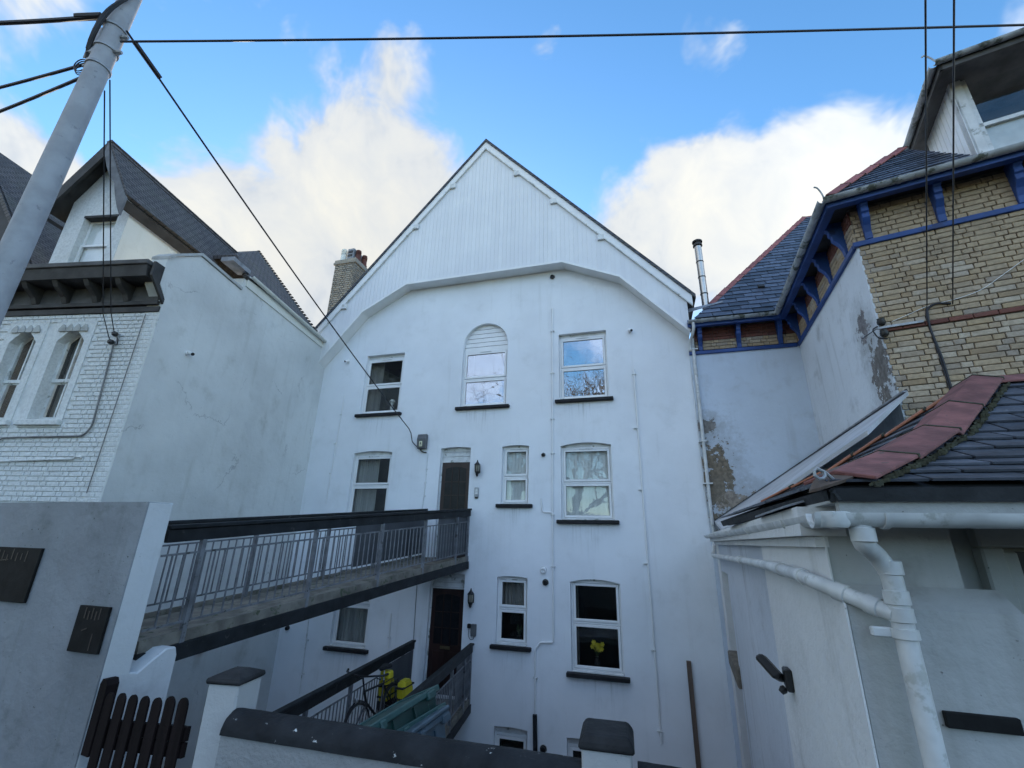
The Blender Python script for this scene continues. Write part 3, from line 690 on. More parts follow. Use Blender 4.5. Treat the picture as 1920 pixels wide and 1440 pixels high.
def intercom():
    c = on_y(894, 923, YF); t = thing('intercom_panel', 'narrow grey intercom panel under the upper lantern', 'intercom', (c.x, YF, c.z))
    MB().box((c.x-.052, YF-.035, c.z-.115), (c.x+.052, YF-.001, c.z+.115)).build('housing', M['galv'], t, bevel=.008)
    for k in range(4): MB().box((c.x-.035, YF-.039, c.z+.06-.035*k), (c.x+.035, YF-.034, c.z+.08-.035*k)).build('button_strip', M['upvc'], t)
    MB().box((c.x-.04, YF-.03, c.z-.145), (c.x+.04, YF-.001, c.z-.118)).build('cable_entry', M['plastic_black'], t)
intercom()
def meter_box():
    c = on_y(794, 829, YF); t = thing('service_box', 'grey cable box with warning sticker left of the upper door', 'box', (c.x, YF, c.z))
    w, h = .125, .19; bx = MB(); bx.prism([(c.x-w, YF-.001, c.z-h), (c.x+w, YF-.001, c.z-h), (c.x+w, YF-.13, c.z-h+.02), (c.x-w, YF-.13, c.z-h+.02)][:0] or [(c.x-w, YF-.001, c.z-h), (c.x-w, YF-.11, c.z-h), (c.x-w, YF-.14, c.z+h*.35), (c.x-w, YF-.10, c.z+h), (c.x-w, YF-.001, c.z+h)], (2*w, 0, 0)).build('housing', M['plastic_grey'], t, bevel=.008)
    MB().box((c.x-.05, YF-.137, c.z-.135), (c.x+.03, YF-.124, c.z-.0)).build('sticker', M['sticker'], t)
    MB().prism([(c.x-.01, YF-.139, c.z-.02), (c.x-.038, YF-.139, c.z-.07), (c.x+.018, YF-.139, c.z-.07)], (0, .004, 0)).build('warning_mark', M['plastic_black'], t)
    for k in range(2): MB().box((c.x-.04, YF-.139, c.z-.092-.02*k), (c.x+.02, YF-.134, c.z-.085-.02*k)).build('warning_line', M['plastic_black'], t)
    MB().tube(bend([(c.x-.03, YF-.05, c.z-h), (c.x-.03, YF-.05, c.z-h-.05), (c.x+.07, YF-.03, c.z-h-.09), (c.x+.12, YF-.02, c.z-h-.09)], .03), .014, 8).build('tail_cable', M['cable'], t, smooth=True)
meter_box()
def junction():
    c = on_y(889, 1181, YF); t = thing('phone_junction_box', 'small dark socket box with looping cable under the lower lantern', 'box', (c.x, YF, c.z))
    MB().box((c.x-.06, YF-.07, c.z-.12), (c.x+.06, YF-.001, c.z+.12)).build('housing', M['plastic_grey'], t, bevel=.012)
    MB().box((c.x-.15, YF-.06, c.z+.03), (c.x-.075, YF-.001, c.z+.12)).build('socket', M['plastic_black'], t, bevel=.012)
    MB().tube(bend([(c.x-.12, YF-.012, c.z+.03), (c.x-.13, YF-.012, c.z-.12), (c.x-.08, YF-.012, c.z-.2), (c.x, YF-.012, c.z-.18), (c.x, YF-.012, c.z-.12)], .05), .006, 6).build('cable', M['cable'], t)
junction()
def facade_pipe(name, pts, r, mat, label, clips=(), cat='pipe', out=None, n=8):
    out = out or r+.012; P = [on_y(u, v, YF) for u, v in pts]; P = [V((p.x, YF-out, p.z)) for p in P]
    t = thing(name, label, cat, (P[0].x, YF, P[-1].z), 'thin conduits on the white facade' if 'conduit' in name else None)
    MB().tube(bend(P, .04), r, n).build('run', mat, t, smooth=True)
    for u, v in clips:
        c = on_y(u, v, YF); MB().box((c.x-r*2.6, YF-out-r*1.25, c.z-.012), (c.x+r*2.6, YF-.001, c.z+.012)).build('clip', M['upvc_dirty'], t)
    return t
facade_pipe('conduit', [(1036, 578), (1036.5, 850), (1038, 1204), (1013, 1204), (1004, 1218), (1004, 1340)], .018, M['upvc'], 'long white pipe running down between the small and wide windows', [(1036, 622), (1036, 700), (1036, 786), (1036.5, 850), (1037, 965), (1037.5, 1062), (1004.5, 1270)])
facade_pipe('conduit', [(1188, 692), (1207, 950), (1240, 1393)], .018, M['upvc'], 'white pipe running down right of the wide windows', [(1189, 702), (1192, 803), (1201, 918), (1211, 1056), (1225, 1219), (1237, 1370)])
facade_pipe('conduit', [(647, 742), (612, 945)], .011, M['upvc'], 'thin white conduit near the left corner of the facade', [(640, 778), (628, 832), (620, 888)])
facade_pipe('conduit', [(585, 1120), (563, 1300)], .009, M['upvc_dirty'], 'thin white conduit below the bridge near the left corner', [(578, 1200), (570, 1262)])
facade_pipe('conduit', [(734, 1150), (729, 1215)], .014, M['upvc'], 'short white pipe beside the lower left window', [(731, 1195)])
facade_pipe('conduit', [(803, 850), (798, 912), (792, 958)], .008, M['upvc_dirty'], 'thin cable running down from the grey service box', [(800.5, 880), (798, 905), (796.5, 930)])
facade_pipe('conduit', [(783, 1085), (776, 1200)], .007, M['cable_grey'], 'thin dark cable beside the lower door')
facade_pipe('conduit', [(1015, 934), (1018, 960), (1034, 961)], .014, M['upvc'], 'short elbow of white pipe between the middle windows')
facade_pipe('soil_pipe', [(1004, 1338), (1005, 1412), (1006, 1470)], .045, M['rail_black'], 'black waste pipe at the foot of the facade', out=.06)
facade_pipe('downpipe', [(1297, 640), (1334, 985)], .035, M['gutter_white'], 'white downpipe in the corner right of the facade', [(1299, 660), (1318, 830), (1326, 908)], out=.15)
def vent(u, v, r, mat, label, out=.07, cat='vent'):
    c = on_y(u, v, YF); o = V((c.x, YF+.01, c.z)); t = thing('wall_vent', label, cat, (c.x, YF, c.z))
    MB().lathe([(r*1.25, 0), (r*1.25, .02), (r, .024), (r, out), (r*.8, out+.004), (r*.78, out-.03)], o, 16, (0, -1, -.12)).build('spout', mat, t, smooth=True)
    MB().lathe([(r*1.5, 0), (r*1.45, .016)], o+V((0, -.001, 0)), 16, (0, -1, 0)).build('collar', M['upvc_dirty'], t, smooth=True)
vent(1036, 520, .055, M['plastic_black'], 'round black vent under the boarded gable')
vent(1019, 853, .040, M['plastic_black'], 'small black vent right of the small middle window')
vent(1019, 1069, .055, M['upvc'], 'round white vent above the small lower window')
vent(1023, 1092, .055, M['plastic_black'], 'round black vent just below the white one')
vent(1019, 1404, .055, M['plastic_black'], 'round black vent beside the black waste pipe')
vent(540, 1177, .045, M['plastic_black'], 'small black vent under the bridge near the left corner')
def seccam(u, v, label, left=1, p=None, nrm=V((0, -1, 0))):
    c = p or on_y(u, v, YF); t = thing('security_camera', label, 'camera', c)
    MB().lathe([(.045, 0), (.045, .02), (.02, .03)], c, 12, nrm).build('mount', M['upvc'], t, smooth=True)
    d = (nrm*.6+V((.5*left, 0, -.45))).normalized(); q = c+nrm*.07
    MB().tube([c+nrm*.02, q], .012, 8).build('arm', M['upvc'], t)
    MB().lathe([(.02, -.05), (.035, -.045), (.037, .06), (.03, .065)], q, 12, d).build('body', M['upvc'], t, smooth=True)
    MB().lathe([(.031, .062), (.029, .085), (.015, .09)], q, 12, d).build('lens', M['plastic_black'], t, smooth=True)
seccam(1181, 621, 'white security camera right of the top windows'); seccam(654, 678, 'white security camera left of the top left window', -1)
def plank():
    a = on_y(1290, 1238, YF); b = on_y(1305, 1420, YF); t = MB(); t.obox((a.x-.035, YF-.09, b.z-.3), (.085, 0, 0), (0, .04, 0), (0, .03, a.z-b.z+.3))
    tag(t.build('timber_plank', M['timber'], bevel=.005), 'brown timber plank leaning upright against the white facade', 'plank')
plank()

# ------------------------------------------------------------------ left house: painted brick front, rendered flank, gabled dormer
ang = R_(-10); SD = V((math.sin(ang), math.cos(ang), 0)); FD = V((-SD.y, SD.x, 0))       # SD: back along the flank, FD: leftwards along the front
LC = V((-7.997, 5.063, 0))                                                             # front right corner
FN = V((-SD.x, -SD.y, 0)); SN = -FD                                                    # outward normals of front and flank
Zv = V((0, 0, 1))
def Lp(s, z, out=0): return LC + FD*s + Zv*z + FN*out          # point on the front
def Ls(s, z, out=0): return LC + SD*s + Zv*z + SN*out          # point on the flank
def Lf(u, v, out=0):
    p = LC+FN*out; q = on_wall(u, v, (p.x, p.y), (FD.x, FD.y)); return ((q-p).dot(FD), q.z)
def Lk(u, v): q = on_wall(u, v, (LC.x, LC.y), (SD.x, SD.y)); return ((q-LC).dot(SD), q.z)
lh = thing('brick_house', 'white painted brick house with dark cornice and gabled dormer at the left', 'house', LC+V((0, 0, -4.4)))
SW = 5.2                                                       # how far the front runs out of frame
cz0, cz1 = 5.27, 6.10                                          # cornice bottom and top
# flank: rendered wall with ramped parapet
fl = MB(); prof = [(0, -4.4), (5.9, -4.4), (5.9, 7.02), (1.68, 7.02), (1.66, 6.70), (.46, 6.75), (-.06, 6.37), (-.16, 6.25), (-.16, 5.75), (0, 5.55)]
FT = .30
fl.prism([Ls(s, z) for s, z in prof], -SN*FT); flank = fl.build('flank_wall', M['left_side'], lh)
cp = MB(); tops = [(-.16, 6.26), (-.06, 6.38), (.46, 6.76), (1.66, 6.71)]
for (a, za), (b, zb) in zip(tops, tops[1:]): cp.prism([Ls(a, za, .035), Ls(b, zb, .035), Ls(b, zb+.06, .035), Ls(a, za+.06, .035)], -SN*(FT+.07))
cp.build('parapet_coping', M['outhouse'], lh)
# front wall backing with window openings
wins = []
for tl, tr, bl, br in (((101, 660), (150, 625), (69, 788), (103, 784)), ((8, 668), (64, 632), (-28, 792), (5, 786))):
    s0, z0 = Lf(*br); s1, _ = Lf(*bl); st, zt = Lf(*tr)
    wins.append((1.30 if tl[0] > 50 else 2.26, 1.84 if tl[0] > 50 else 2.80, 3.32, 4.98))
mb = MB(); ss = sorted({.32, SW, *[w for q in wins for w in q[:2]]}); zs = sorted({-4.4, cz0, *[w for q in wins for w in q[2:]]})
for a, b in zip(ss, ss[1:]):
    for c, d in zip(zs, zs[1:]):
        if any(q[0] < (a+b)/2 < q[1] and q[2] < (c+d)/2 < q[3] for q in wins): continue
        mb.poly([Lp(a, c, -.012), Lp(b, c, -.012), Lp(b, d, -.012), Lp(a, d, -.012)])
mb.poly([Lp(.0, -4.4, -.0125), Lp(.32, -4.4, -.0125), Lp(.32, cz0, -.0125), Lp(0, cz0, -.0125)])
front = mb.build('brick_wall', M['mortar_white'], lh)
def brick_mesh(L, H, D, mat, j):
    b = MB(); r = .007; w = random.Random(j)
    def q(x, z): return (x+w.uniform(-.003, .003), z+w.uniform(-.003, .003))
    f = [q(r, r), q(L-r, r), q(L-r, H-r), q(r, H-r)]; o = [q(0, 0), q(L, 0), q(L, H), q(0, H)]
    b.v = [V((x, -D, z)) for x, z in f] + [V((x, -D+r*.8, z)) for x, z in o] + [V((x, .01, z)) for x, z in o]
    b.f = [(0, 1, 2, 3)] + [(i, 4+i, 4+(i+1) % 4, (i+1) % 4) for i in range(4)] + [(4+i, 8+i, 8+(i+1) % 4, 4+(i+1) % 4) for i in range(4)]
    return mesh_of(b, 'brick', mat)
def lay_bricks(parent, org, dr, nrm, s0, s1, z0, z1, keep, mat, course=.078, st=.232, hd=.112, limit=300, phase=0, proud=.012, rest_name='brickwork', j=.010):
    """flemish bond; the nearest bricks become pieces, the rest one joined part"""
    H = course-j
    S = [brick_mesh(st-j, H, proud, mat, k) for k in range(4)]; Hh = [brick_mesh(hd-j, H, proud, mat, 10+k) for k in range(4)]
    items = []; row = 0; z = z0; rr = random.Random(5)
    while z+H < z1+.02:
        s = s0 - (0 if row % 2 else (st+hd)/2) - phase; k = row
        while s < s1:
            L = st if k % 2 == 0 else hd; a, b = max(s, s0), min(s+L, s1)
            if b-a > .03 and keep(a, b, z, z+H): items.append((a, b, z, L))
            s += L; k += 1
        z += course; row += 1
    items.sort(key=lambda t: (org+dr*((t[0]+t[1])/2)+Zv*t[2]-EYE).length)
    rest = MB()
    for i, (a, b, z, L) in enumerate(items):
        me = rr.choice(S if L == st else Hh); sx = (b-a-j)/(L-j)
        p = org + dr*(a+j/2) + Zv*z
        if i < limit: piece('brick', me, parent, p, (dr, -nrm, Zv), (sx, rr.uniform(.8, 1.15), 1))
        else:
            i0 = len(rest.v); rest.v += [p + dr*(v.co.x*sx) - nrm*v.co.y + Zv*v.co.z for v in me.vertices]; rest.f += [tuple(i0+q for q in f.vertices) for f in me.polygons]
    if rest.v:
        o = rest.build(rest_name, mat, parent); o['kind'] = 'stuff'
def arch_top(q, s):                     # shoulder-pointed heads of the two sash windows
    w = (s-(q[0]+q[1])/2)/((q[1]-q[0])/2); return q[3]-.02-.22*abs(w)**1.6
def keepL(a, b, z, zt):
    m = (a+b)/2
    for q in wins:
        if q[0]-.12 < b and a < q[1]+.12 and q[2]-.13 < zt and z < q[3]+.13: return False
    return True
lay_bricks(front, LC, FD, FN, .02, 3.3, 2.0, cz0-.02, keepL, M['brick_white'], st=.228, hd=.114, proud=.006, j=.012)
# smooth painted surround and the two narrow sash windows
for q in wins:
    s0, s1, z0, z1 = q; sm = MB(); n = 12; o = .008; dep = .20
    edge = [(s0, z0)] + [(s0+(s1-s0)*k/n, arch_top(q, s0+(s1-s0)*k/n)) for k in range(n+1)] + [(s1, z0)]
    ring = [(s0-.13, z0-.14)] + [(s0-.13 + (s1-s0+.26)*k/n, z1+.14) for k in range(n+1)] + [(s1+.13, z0-.14)]
    for (p, r), (p2, r2) in zip(zip(edge, ring), list(zip(edge, ring))[1:]+[(edge[0], ring[0])]):
        sm.poly([Lp(p[0], p[1], o), Lp(p2[0], p2[1], o), Lp(r2[0], r2[1], o), Lp(r[0], r[1], o)])
        sm.poly([Lp(r[0], r[1], o), Lp(r2[0], r2[1], o), Lp(r2[0], r2[1], -.012), Lp(r[0], r[1], -.012)])
        sm.poly([Lp(p[0], p[1], o), Lp(p2[0], p2[1], o), Lp(p2[0], p2[1], -dep), Lp(p[0], p[1], -dep)])
    w = sm.build('window', M['brick_white'], lh)
    for k in range(4):      # dog-tooth bricks over the head
        c = s0+.05+(s1-s0-.1)*k/3; MB().prism([Lp(c-.065, z1-.0, .008), Lp(c+.065, z1-.0, .008), Lp(c, z1+.085, .008)], FN*.03).build('dogtooth', M['outhouse'], w)
        MB().prism([Lp(c-.065, z1-.055, .008), Lp(c+.065, z1-.055, .008), Lp(c+.065, z1-.002, .008), Lp(c-.065, z1-.002, .008)], FN*.03).build('dogtooth_block', M['outhouse'], w)
    zm = (z0+z1)/2-.1
    for a, b, d in ((z0+.02, zm, -.17), (zm-.03, z1-.02, -.14)):
        f = MB(); f.obox(Lp(s0, a, d), FD*.06, -FN*.04, Zv*(b-a)); f.obox(Lp(s1-.06, a, d), FD*.06, -FN*.04, Zv*(b-a)); f.obox(Lp(s0+.06, a, d), FD*(s1-s0-.12), -FN*.04, Zv*.06); f.obox(Lp(s0+.06, b-.055, d), FD*(s1-s0-.12), -FN*.04, Zv*.055); f.obox(Lp((s0+s1)/2-.015, a+.06, d), FD*.03, -FN*.035, Zv*(b-a-.115))
        f.build('sash', M['upvc_dirty'], w)
        MB().obox(Lp(s0+.04, a+.04, d-.02), FD*(s1-s0-.08), -FN*.004, Zv*(b-a-.08)).build('pane', M['glass'], w)
    MB().prism([Lp(s0-.14, z0-.02, .07), Lp(s1+.14, z0-.02, .07), Lp(s1+.14, z0-.11, .07), Lp(s0-.14, z0-.11, .07)], -FN*.27).build('sill', M['brick_white'], w, bevel=.01)
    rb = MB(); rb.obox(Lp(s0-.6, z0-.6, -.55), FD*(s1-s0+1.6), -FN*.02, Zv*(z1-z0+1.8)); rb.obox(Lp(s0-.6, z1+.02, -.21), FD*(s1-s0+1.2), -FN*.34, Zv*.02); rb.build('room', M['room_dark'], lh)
    if q is wins[0]: tag(MB().prism([Lp(s0+.25+.02*math.sin(k*1.9), z0+.05+(z1-z0-.1)*k/20, -.30) for k in range(21)] + [Lp(s1, z1, -.30), Lp(s1, z0, -.30)], -FN*.01).build('curtain', M['drape']), 'dim curtain behind the right hand sash window of the brick house', 'curtain')
# cornice with panels and brackets
co = MB()
co.prism([Lp(.02, cz0, .03), Lp(SW, cz0, .03), Lp(SW, cz0+.10, .03), Lp(.02, cz0+.10, .03)], -FN*.10)
co.prism([Lp(.06, cz0+.13, .06), Lp(SW, cz0+.13, .06), Lp(SW, cz0+.20, .06), Lp(.06, cz0+.20, .06)], -FN*.12)
corn = co.build('cornice', M['dark_timber'], lh)
MB().obox(Lp(.10, cz0+.20, .02), FD*(SW-.1), -FN*.08, Zv*.32).build('frieze', M['cornice_panel'], corn)
MB().prism([Lp(.1, cz0+.52, .36), Lp(SW, cz0+.52, .36), Lp(SW, cz0+.72, .40), Lp(.1, cz0+.72, .40)], -FN*.46).build('fascia', M['dark_timber'], corn)
MB().obox(Lp(.08, cz0+.725, .43), FD*(SW-.08), -FN*.45, Zv*.09).build('gutter_board', M['cornice_panel'], corn, bevel=.01)
for k in range(7):
    s = .62+k*.62; b = MB(); pr = [(0, .20), (.05, .20), (.10, .30), (.26, .42), (.32, .515), (0, .515)]
    b.prism([Lp(s, cz0+z, y+.022) for y, z in pr], FD*.10); b.build('bracket', M['dark_timber'], corn)
MB().prism([Ls(.0, cz0+.15, .012), Ls(-.36, cz0+.53, .012), Ls(-.36, cz0+.80, .012), Ls(-.17, cz0+.80, .012), Ls(-.17, cz0+.45, .012), Ls(.0, cz0+.25, .012)], -SN*.045).build('end_board', M['dark_timber'], corn)
# dormer: white gable front, cream cheek, steep roof
dl, dr_, dz0, DB, OV = 2.84, 1.46, 6.02, -.10, .30
sR, zR = Lf(207, 262, DB+OV); sE, zE = Lf(238, 362, DB+OV); dsl = (zR-zE)/(sR-sE); dm = sR; dza = zR-.17; dze = zR-dsl*(dm-dr_)-.10    # gable wall stands a little behind the front
gw = (2.44, 1.70, 6.24, 7.52)
g = MB(); o = DB
for a, b, c, d in ((dr_, gw[1], dz0, dze), (gw[0], dl, dz0, dze), (gw[1], gw[0], dz0, gw[2]), (gw[1], gw[0], gw[3], dze)): g.poly([Lp(a, c, o), Lp(b, c, o), Lp(b, d, o), Lp(a, d, o)])
g.poly([Lp(dr_, dze, o), Lp(dl, dze, o), Lp(dl, zR-dsl*(dl-dm)-.1, o), Lp(dm, dza, o)] if zR-dsl*(dl-dm)-.1 > dze else [Lp(dr_, dze, o), Lp(dl, dze, o), Lp(dm, dza, o)])
for a in gw[:2]: g.poly([Lp(a, gw[2], o), Lp(a, gw[3], o), Lp(a, gw[3], o-.16), Lp(a, gw[2], o-.16)])
for c in gw[2:]: g.poly([Lp(gw[0], c, o), Lp(gw[1], c, o), Lp(gw[1], c, o-.16), Lp(gw[0], c, o-.16)])
dorm = g.build('dormer_wall', M['brick_white'], lh, weld=True)
MB().prism([Lp(dr_, dz0, DB-.002), Lp(dr_, dze, DB-.002), Lp(dr_, dze, DB-3.2), Lp(dr_, dz0, DB-3.2)], FD*.1).build('dormer_cheek', M['cream'], lh)
MB().prism([Lp(dl-.1, dz0, DB-.002), Lp(dl-.1, dze, DB-.002), Lp(dl-.1, dze, DB-3.2), Lp(dl-.1, dz0, DB-3.2)], FD*.1).build('dormer_cheek', M['cream'], lh)
wf = MB(); a, b, c, d = gw[1], gw[0], gw[2], gw[3]
zmid = c+.55*(d-c)
for zz0, zz1, oo in ((c, zmid, -.10), (zmid-.03, d, -.13)):
    wf.obox(Lp(a, zz0, DB+oo), FD*.05, -FN*.04, Zv*(zz1-zz0)); wf.obox(Lp(b-.05, zz0, DB+oo), FD*.05, -FN*.04, Zv*(zz1-zz0)); wf.obox(Lp(a+.05, zz0, DB+oo), FD*(b-a-.1), -FN*.04, Zv*.05); wf.obox(Lp(a+.05, zz1-.045, DB+oo), FD*(b-a-.1), -FN*.04, Zv*.045)
dw = wf.build('window', M['upvc'], lh)
for zz0, zz1, oo in ((c, zmid, -.12), (zmid-.03, d, -.15)): MB().obox(Lp(a+.03, zz0+.03, DB+oo), FD*(b-a-.06), -FN*.004, Zv*(zz1-zz0-.06)).build('pane', M['glass'], dw)
MB().obox(Lp(a-.04, c-.05, DB+.05), FD*(b-a+.08), -FN*.2, Zv*.05).build('sill', M['upvc'], dw)
MB().obox(Lp(a+.005, c, DB-.163), FD*(b-a-.01), -FN*.006, Zv*(d-c-.002)).build('reflection_sheet', M['upvc'], dw)  # white sheet standing in for sky reflected in the dormer panes
MB().obox(Lp(a-.02, d-.001, DB+.004), FD*(b-a+.04), -FN*.165, Zv*.05).build('lintel', M['dark_timber'], dw)
# dormer roof with overhanging verge
hwR, hwL, RB = sR-sE+.02, sR-sE+.12, 3.75
def Rz(x): return zR-dsl*abs(x)
for sgn, hw in ((-1, hwR), (1, hwL)):
    pts = [Lp(dm, zR, DB+OV), Lp(dm+sgn*hw, Rz(hw), DB+OV), Lp(dm+sgn*hw, Rz(hw), DB-RB), Lp(dm, zR, DB-RB)]
    nv = (pts[1]-pts[0]).cross(pts[3]-pts[0]).normalized(); nv = nv if nv.z > 0 else -nv
    rb = MB().prism(pts, -nv*.06).build('dormer_roof', M['tile_dark'], lh); uv_plane(rb, SD, nv.cross(SD).normalized())
    MB().prism([p-nv*.062 for p in pts], -nv*.02).build('dormer_soffit', M['dark_timber'], lh)
    e0, e1 = pts[1]-Zv*.10, pts[2]-Zv*.10; MB().prism([e0, e1, e1-Zv*.14+FD*sgn*-.10, e0-Zv*.14+FD*sgn*-.10], -nv*.03).build('eaves_board', M['dark_timber'], lh)
for k in range(16):
    p = Lp(dm, zR+.005, DB+OV-.02-k*.24); MB().prism([p-FD*.10-Zv*.10*dsl*.9, p+Zv*.03, p+FD*.10-Zv*.10*dsl*.9], SD*.225).build('ridge_tile', M['tile_plain'], lh)
# verge boards: plain dark board on the left, scalloped grey board on the right
MB().prism([Lp(dm, zR-.07, DB+OV+.005), Lp(dm+hwL, Rz(hwL)-.07, DB+OV+.005), Lp(dm+hwL, Rz(hwL)-.36, DB+OV+.005), Lp(dm, zR-.45, DB+OV+.005)], -FN*.05).build('verge_board', M['dark_timber'], lh)
sc = []
for k in range(25):
    t = k/24; x = hwR*t; sc.append(Lp(dm-x, Rz(x)-.24-.16*abs(math.sin(t*math.pi*1.5+.5))**.7-.10*t, DB+OV+.012))
MB().prism([Lp(dm, zR-.07, DB+OV+.012), Lp(dm-hwR, Rz(hwR)-.07, DB+OV+.012)] + sc[::-1], -FN*.04).build('scalloped_board', M['galv_dark'], lh)
# main roof: slope over the flank, hipped at the far end, ridge hidden behind the dormer
ev0, ev1 = Ls(1.55, 7.12, .12), Ls(5.75, 7.12, .12)
rp = Lp(2.15, 9.35, -2.6)
top0 = on_plane(444, 477, Ls(3.3, 8.6, -1.3), (SN+Zv*.9)); top1 = on_plane(484, 470, Ls(3.3, 8.6, -1.3), (SN+Zv*.9))
ev0 = on_plane(462, 512, Ls(3.3, 8.6, -1.3), (SN+Zv*.9)); ev1 = on_plane(594, 624, Ls(3.3, 8.6, -1.3), (SN+Zv*.9))
sl = (SN+Zv*.9).normalized()
ev0 = Ls(1.62, 7.06, .07)
ro = MB().prism([ev0, ev1, top1, top0], -sl*.08).build('roof', M['tile_dark'], lh); uv_plane(ro, SD, sl.cross(SD).normalized())
back = MB().prism([top0, top1, top1-FD*(-3)+Zv*.0, top0+FD*3], -Zv*.1).build('ridge_cap', M['tile_dark'], lh); uv_plane(back, SD, FD)
nst = 30
for k in range(nst):
    p = ev1.lerp(top1, (k+.5)/nst); MB().obox(p-SD*.04-SN*.04, SD*.08, SN*.08, Zv*.03).build('hip_bonnet', M['dark_timber'], ro)
# roof of the next gable to the left: its right hand slope fills the corner behind the pole
sr_, zr_ = Lf(-40, 258, -.1); lowz = 5.9; dx = (zr_-lowz)/1.25
a = [Lp(sr_, zr_, -.1), Lp(sr_-dx, lowz, -.1), Lp(sr_-dx, lowz, -4.5), Lp(sr_, zr_, -4.5)]
nv = (a[1]-a[0]).cross(a[3]-a[0]).normalized(); nv = nv if nv.z > 0 else -nv
f = MB().prism(a, -nv*.08).build('roof', M['tile_dark'], lh); uv_plane(f, SD, nv.cross(SD).normalized())
MB().prism([Lp(sr_, zr_, -.12), Lp(sr_-dx, lowz, -.12), Lp(sr_, lowz, -.12)], -FN*.05).build('gable', M['dark_timber'], lh)
# gutter along the flank
gp0, gp1 = Ls(1.75, 7.12, .10), Ls(5.55, 7.06, .10)
def half_gutter(b, a, c, r, nrm, n=8):
    a, c = V(a), V(c); i0 = len(b.v)
    for p in (a, c):
        for k in range(n+1):
            q = math.pi*k/n; b.v.append(p - nrm*(r*math.cos(q)) - Zv*(r*math.sin(q)))
        for k in range(n+1):
            q = math.pi*(n-k)/n; b.v.append(p - nrm*(r*.88*math.cos(q)) - Zv*(r*.88*math.sin(q)))
    m = 2*(n+1)
    for k in range(m): b.f.append((i0+k, i0+(k+1) % m, i0+m+(k+1) % m, i0+m+k))
    b.f.append(tuple(i0+k for k in range(m))); b.f.append(tuple(i0+m+k for k in range(m))[::-1])
def gutter(name, a, c, r, nrm, mat, label, brackets=4, parent=None, ends=True):
    t = parent or thing(name, label, 'gutter', a); b = MB(); half_gutter(b, a, c, r, nrm); b.build('channel', mat, t, smooth=True)
    a, c = V(a), V(c)
    for k in range(brackets):
        p = a.lerp(c, (k+.5)/brackets); d = (c-a).normalized(); q = MB(); half_gutter(q, p-d*.02, p+d*.02, r*1.12, nrm); q.build('joint', mat, t, smooth=True)
    return t
gutter('eaves_gutter', gp0, gp1, .055, SN, M['cream'], 'cream gutter along the top of the left flank wall', 3)
MB().obox(Ls(1.75, 6.86, .03), SD*3.85, -SN*.05, Zv*.22).build('fascia', M['cream'], lh)
hb = MB(); hb.obox(Ls(1.2, 7.16, -.25), SD*.55, SN*.3, Zv*.10); hb.build('lead_gutter_box', M['lead'], lh)
# hidden flank body so the house is solid
# camera on the flank, cables and bracket on the brick front
p = on_wall(350, 662, (LC.x, LC.y), (SD.x, SD.y)); seccam(0, 0, 'white and black security camera on the rendered flank wall', 1, p, SN)
def front_line(name, pts, r, mat, label, out=.03, cat='cable'):
    P = [Lp(*Lf(u, v), out) for u, v in pts]; o = MB().tube(bend(P, .12, 5), r, 6).build(name, mat, smooth=True); return tag(o, label, cat)
front_line('conduit', [(216, 648), (176, 800), (160, 818), (60, 820), (2, 822), (-30, 870)], .014, M['cable_grey'], 'grey conduit bending along the painted brick below the sash windows', cat='conduit')
front_line('cable', [(276, 590), (220, 760), (166, 925)], .008, M['cable_grey'], 'thin dark cable running down the painted brick beside the corner')
front_line('conduit', [(-30, 867), (60, 863), (140, 861), (145, 856), (156, 858)], .016, M['brick_white'], 'short white painted pipe low on the painted brick front', cat='conduit')
hm = MB(); pts = [Lp(2.75+.78*math.cos(math.pi*(k/16)), 1.75+.78*math.sin(math.pi*(k/16)), .004) for k in range(17)]; hm2 = [Lp(2.75+.95*math.cos(math.pi*(k/16)), 1.75+.95*math.sin(math.pi*(k/16)), .004) for k in range(17)]
for k in range(16): hm.prism([pts[k], pts[k+1], hm2[k+1], hm2[k]], FN*.025)
hm.build('arch_hood', M['brick_white'], lh)
def insul():
    s, z = Lf(222, 637); t = thing('cable_bracket', 'pair of dark cable clamps on the painted brick front', 'bracket', Lp(s, z))
    MB().obox(Lp(s-.02, z-.1, .0), FD*.05, FN*.05, Zv*.2).build('plate', M['galv'], t)
    for k, dz in ((0, .07), (1, -.08)): MB().lathe([(.03, 0), (.045, .02), (.045, .06), (.025, .08)], Lp(s+.03*k, z+dz, .05), 10, FN).build('insulator', M['plastic_black'], t, smooth=True)
    MB().tube([Lp(s-.02, z+.02, .05), Lp(s-.09, z-.05, .08), Lp(s-.08, z-.12, .06)], .008, 6).build('tail', M['cable'], t)
    return Lp(s, z+.07, .10), Lp(s+.03, z-.08, .10)
CLAMP = insul()

p = Ls(*Lk(374, 1218), .0); tb = MB().obox(p-SD*.10-Zv*.03, SD*.22, SN*.10, Zv*.055); tag(tb.build('timber_stub', M['timber'], bevel=.006), 'short brown timber stub sticking out of the left flank under the bridge', 'timber')

